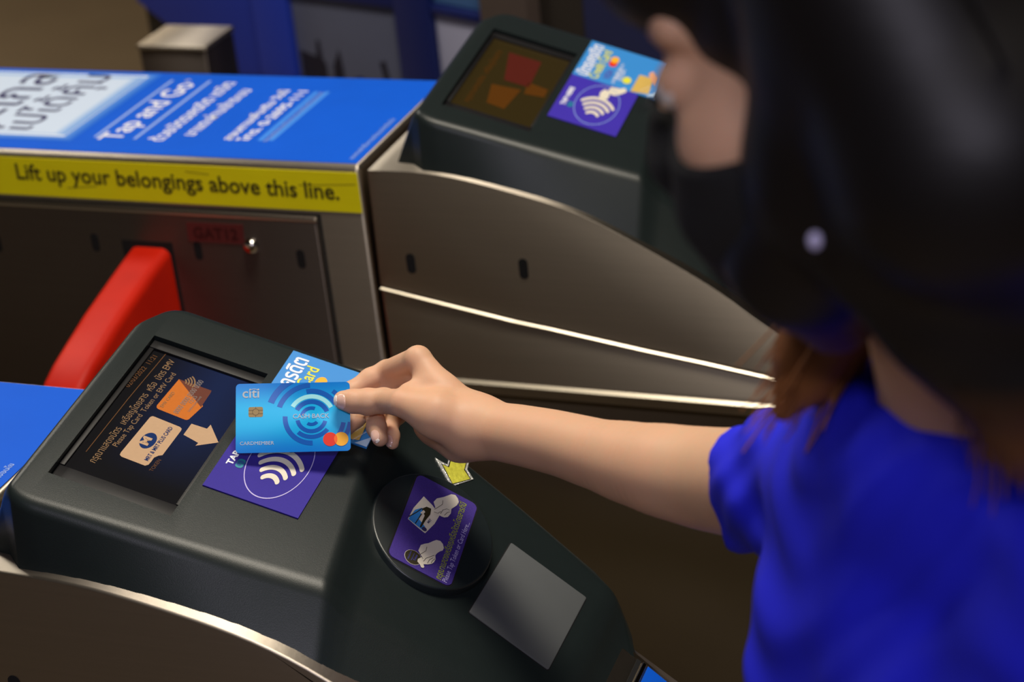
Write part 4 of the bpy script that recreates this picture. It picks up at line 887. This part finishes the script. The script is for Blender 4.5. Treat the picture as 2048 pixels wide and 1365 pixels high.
# ---- hair
Hr = Field((.42, -.66, 1.08), (1.02, .05, 1.68), .004)
Hr.ell(hp(-.024, 0, .036), (HF, HL, HU), (.102, .090, .098), 0)
Hr.ell(hp(.128, 0, -.058), (HF, HL, HU), (.108, .084, .086), .012, 'd')
LOCKL = [hp(-.015, .075, .06), hp(-.012, .080, .0)]+[(0.68222, -0.35945, 1.45961), (0.70509, -0.36769, 1.43863), (0.73037, -0.37392, 1.40848), (0.74916, -0.37443, 1.38254), (0.75562, -0.37479, 1.35492), (0.75332, -0.37462, 1.33475)]
LOCKR = [hp(.01, -.078, .05), hp(.022, -.085, -.02), hp(.025, -.085, -.09)]+[(0.65598, -0.23193, 1.33613), (0.64163, -0.23668, 1.30474), (0.62543, -0.24038, 1.27667)]
LOCKB = [hp(-.09, 0, .03), hp(-.105, 0, -.06), V(.815, -.255, 1.33), V(.835, -.25, 1.22), V(.84, -.25, 1.14)]
LOCKM = [hp(-.03, .085, .03), hp(-.05, .09, -.06)]+[(0.7512, -0.33019, 1.41792), (0.7644, -0.31946, 1.33913)]
Hr.ell(hp(.052, .004, .050), (HF, HL, HU), (.052, .066, .040), .012)
Hr.chain(LOCKL, [.026, .030, .034, .034, .031, .025, .014, .005], .015); Hr.chain(LOCKR, [.028, .032, .034, .024, .018, .006], .015)
Hr.chain(LOCKB, [.07, .075, .07, .06, .03], .02); Hr.chain(LOCKM, [.045, .05, .055, .02], .015)
Hr.chain([hp(-.01, .072, -.02)]+[(0.65988, -0.33502, 1.4101), (0.66447, -0.29791, 1.36394)], [.030, .030, .020], .02)
v, q = Hr.mesh(); parts = [(v-POFF, q, 0)]
def strands(path, spread, n, tip_spread):
    P = np.array([V(p) for p in path]); vs, fs = [], []
    for _ in range(n):
        o0 = np.random.randn(3)*spread; o1 = np.random.randn(3)*tip_spread; o0 = o0-HF*max(0, o0@HF)-HL*max(0, .4*abs(o0@HL));  cut = np.random.uniform(.75, 1.0)
        ts_ = np.linspace(0, cut, 14)*(len(P)-1); C = np.array([P[min(int(t), len(P)-2)]*(1-(t-min(int(t), len(P)-2)))+P[min(int(t), len(P)-2)+1]*(t-min(int(t), len(P)-2)) for t in ts_])
        for _k in range(2): C[1:-1] = .5*C[1:-1]+.25*(C[:-2]+C[2:])
        f = np.linspace(0, 1, 14)[:, None]; C = C+o0*(1-f)+o1*f
        b = len(vs); rad = np.random.uniform(.0008, .002)
        for i, c in enumerate(C):
            d = unit(C[min(i+1, 13)]-C[max(i-1, 0)]); n1 = unit(np.cross(d, (.3, .5, .8))); n2 = np.cross(d, n1); r = rad*(1-.7*(i/13)**3)
            for t in range(3): vs.append(c+(n1*math.cos(t*2.094)+n2*math.sin(t*2.094))*r)
        for i in range(13):
            for t in range(3): fs.append((b+i*3+t, b+i*3+(t+1) % 3, b+(i+1)*3+(t+1) % 3, b+(i+1)*3+t))
    return np.array(vs)-POFF, np.array(fs), 0
parts += [strands(LOCKL, .022, 130, .012), strands(LOCKR, .018, 130, .013), strands(LOCKB, .04, 60, .03), strands(LOCKM, .03, 60, .02)]
hm = raw_mesh('hair', parts, [HAIR])
co = np.zeros(len(hm.vertices)*3); hm.vertices.foreach_get('co', co); z = co.reshape(-1, 3)[:, 2]
at = hm.attributes.new('tip', 'FLOAT', 'POINT'); at.data.foreach_set('value', np.clip((1.39-z)/.10, 0, 1).astype(np.float32))
link('hair', hm, person, 'long straight dark hair with brown tips')
F = Field([(0.68325, -0.42386, 1.4559)][0]-V(.02, .02, .02), [(0.68325, -0.42386, 1.4559)][0]+V(.02, .02, .02), .001); c = V([(0.68325, -0.42386, 1.4559)][0]); F.ell(c, (EX, EY, EZ), (.0026, .0026, .0036), 0); v, q = F.mesh()
link('earring', raw_mesh('earring', [(v-POFF, q, 0)], [PEARL]), person, 'small pale bead earring')
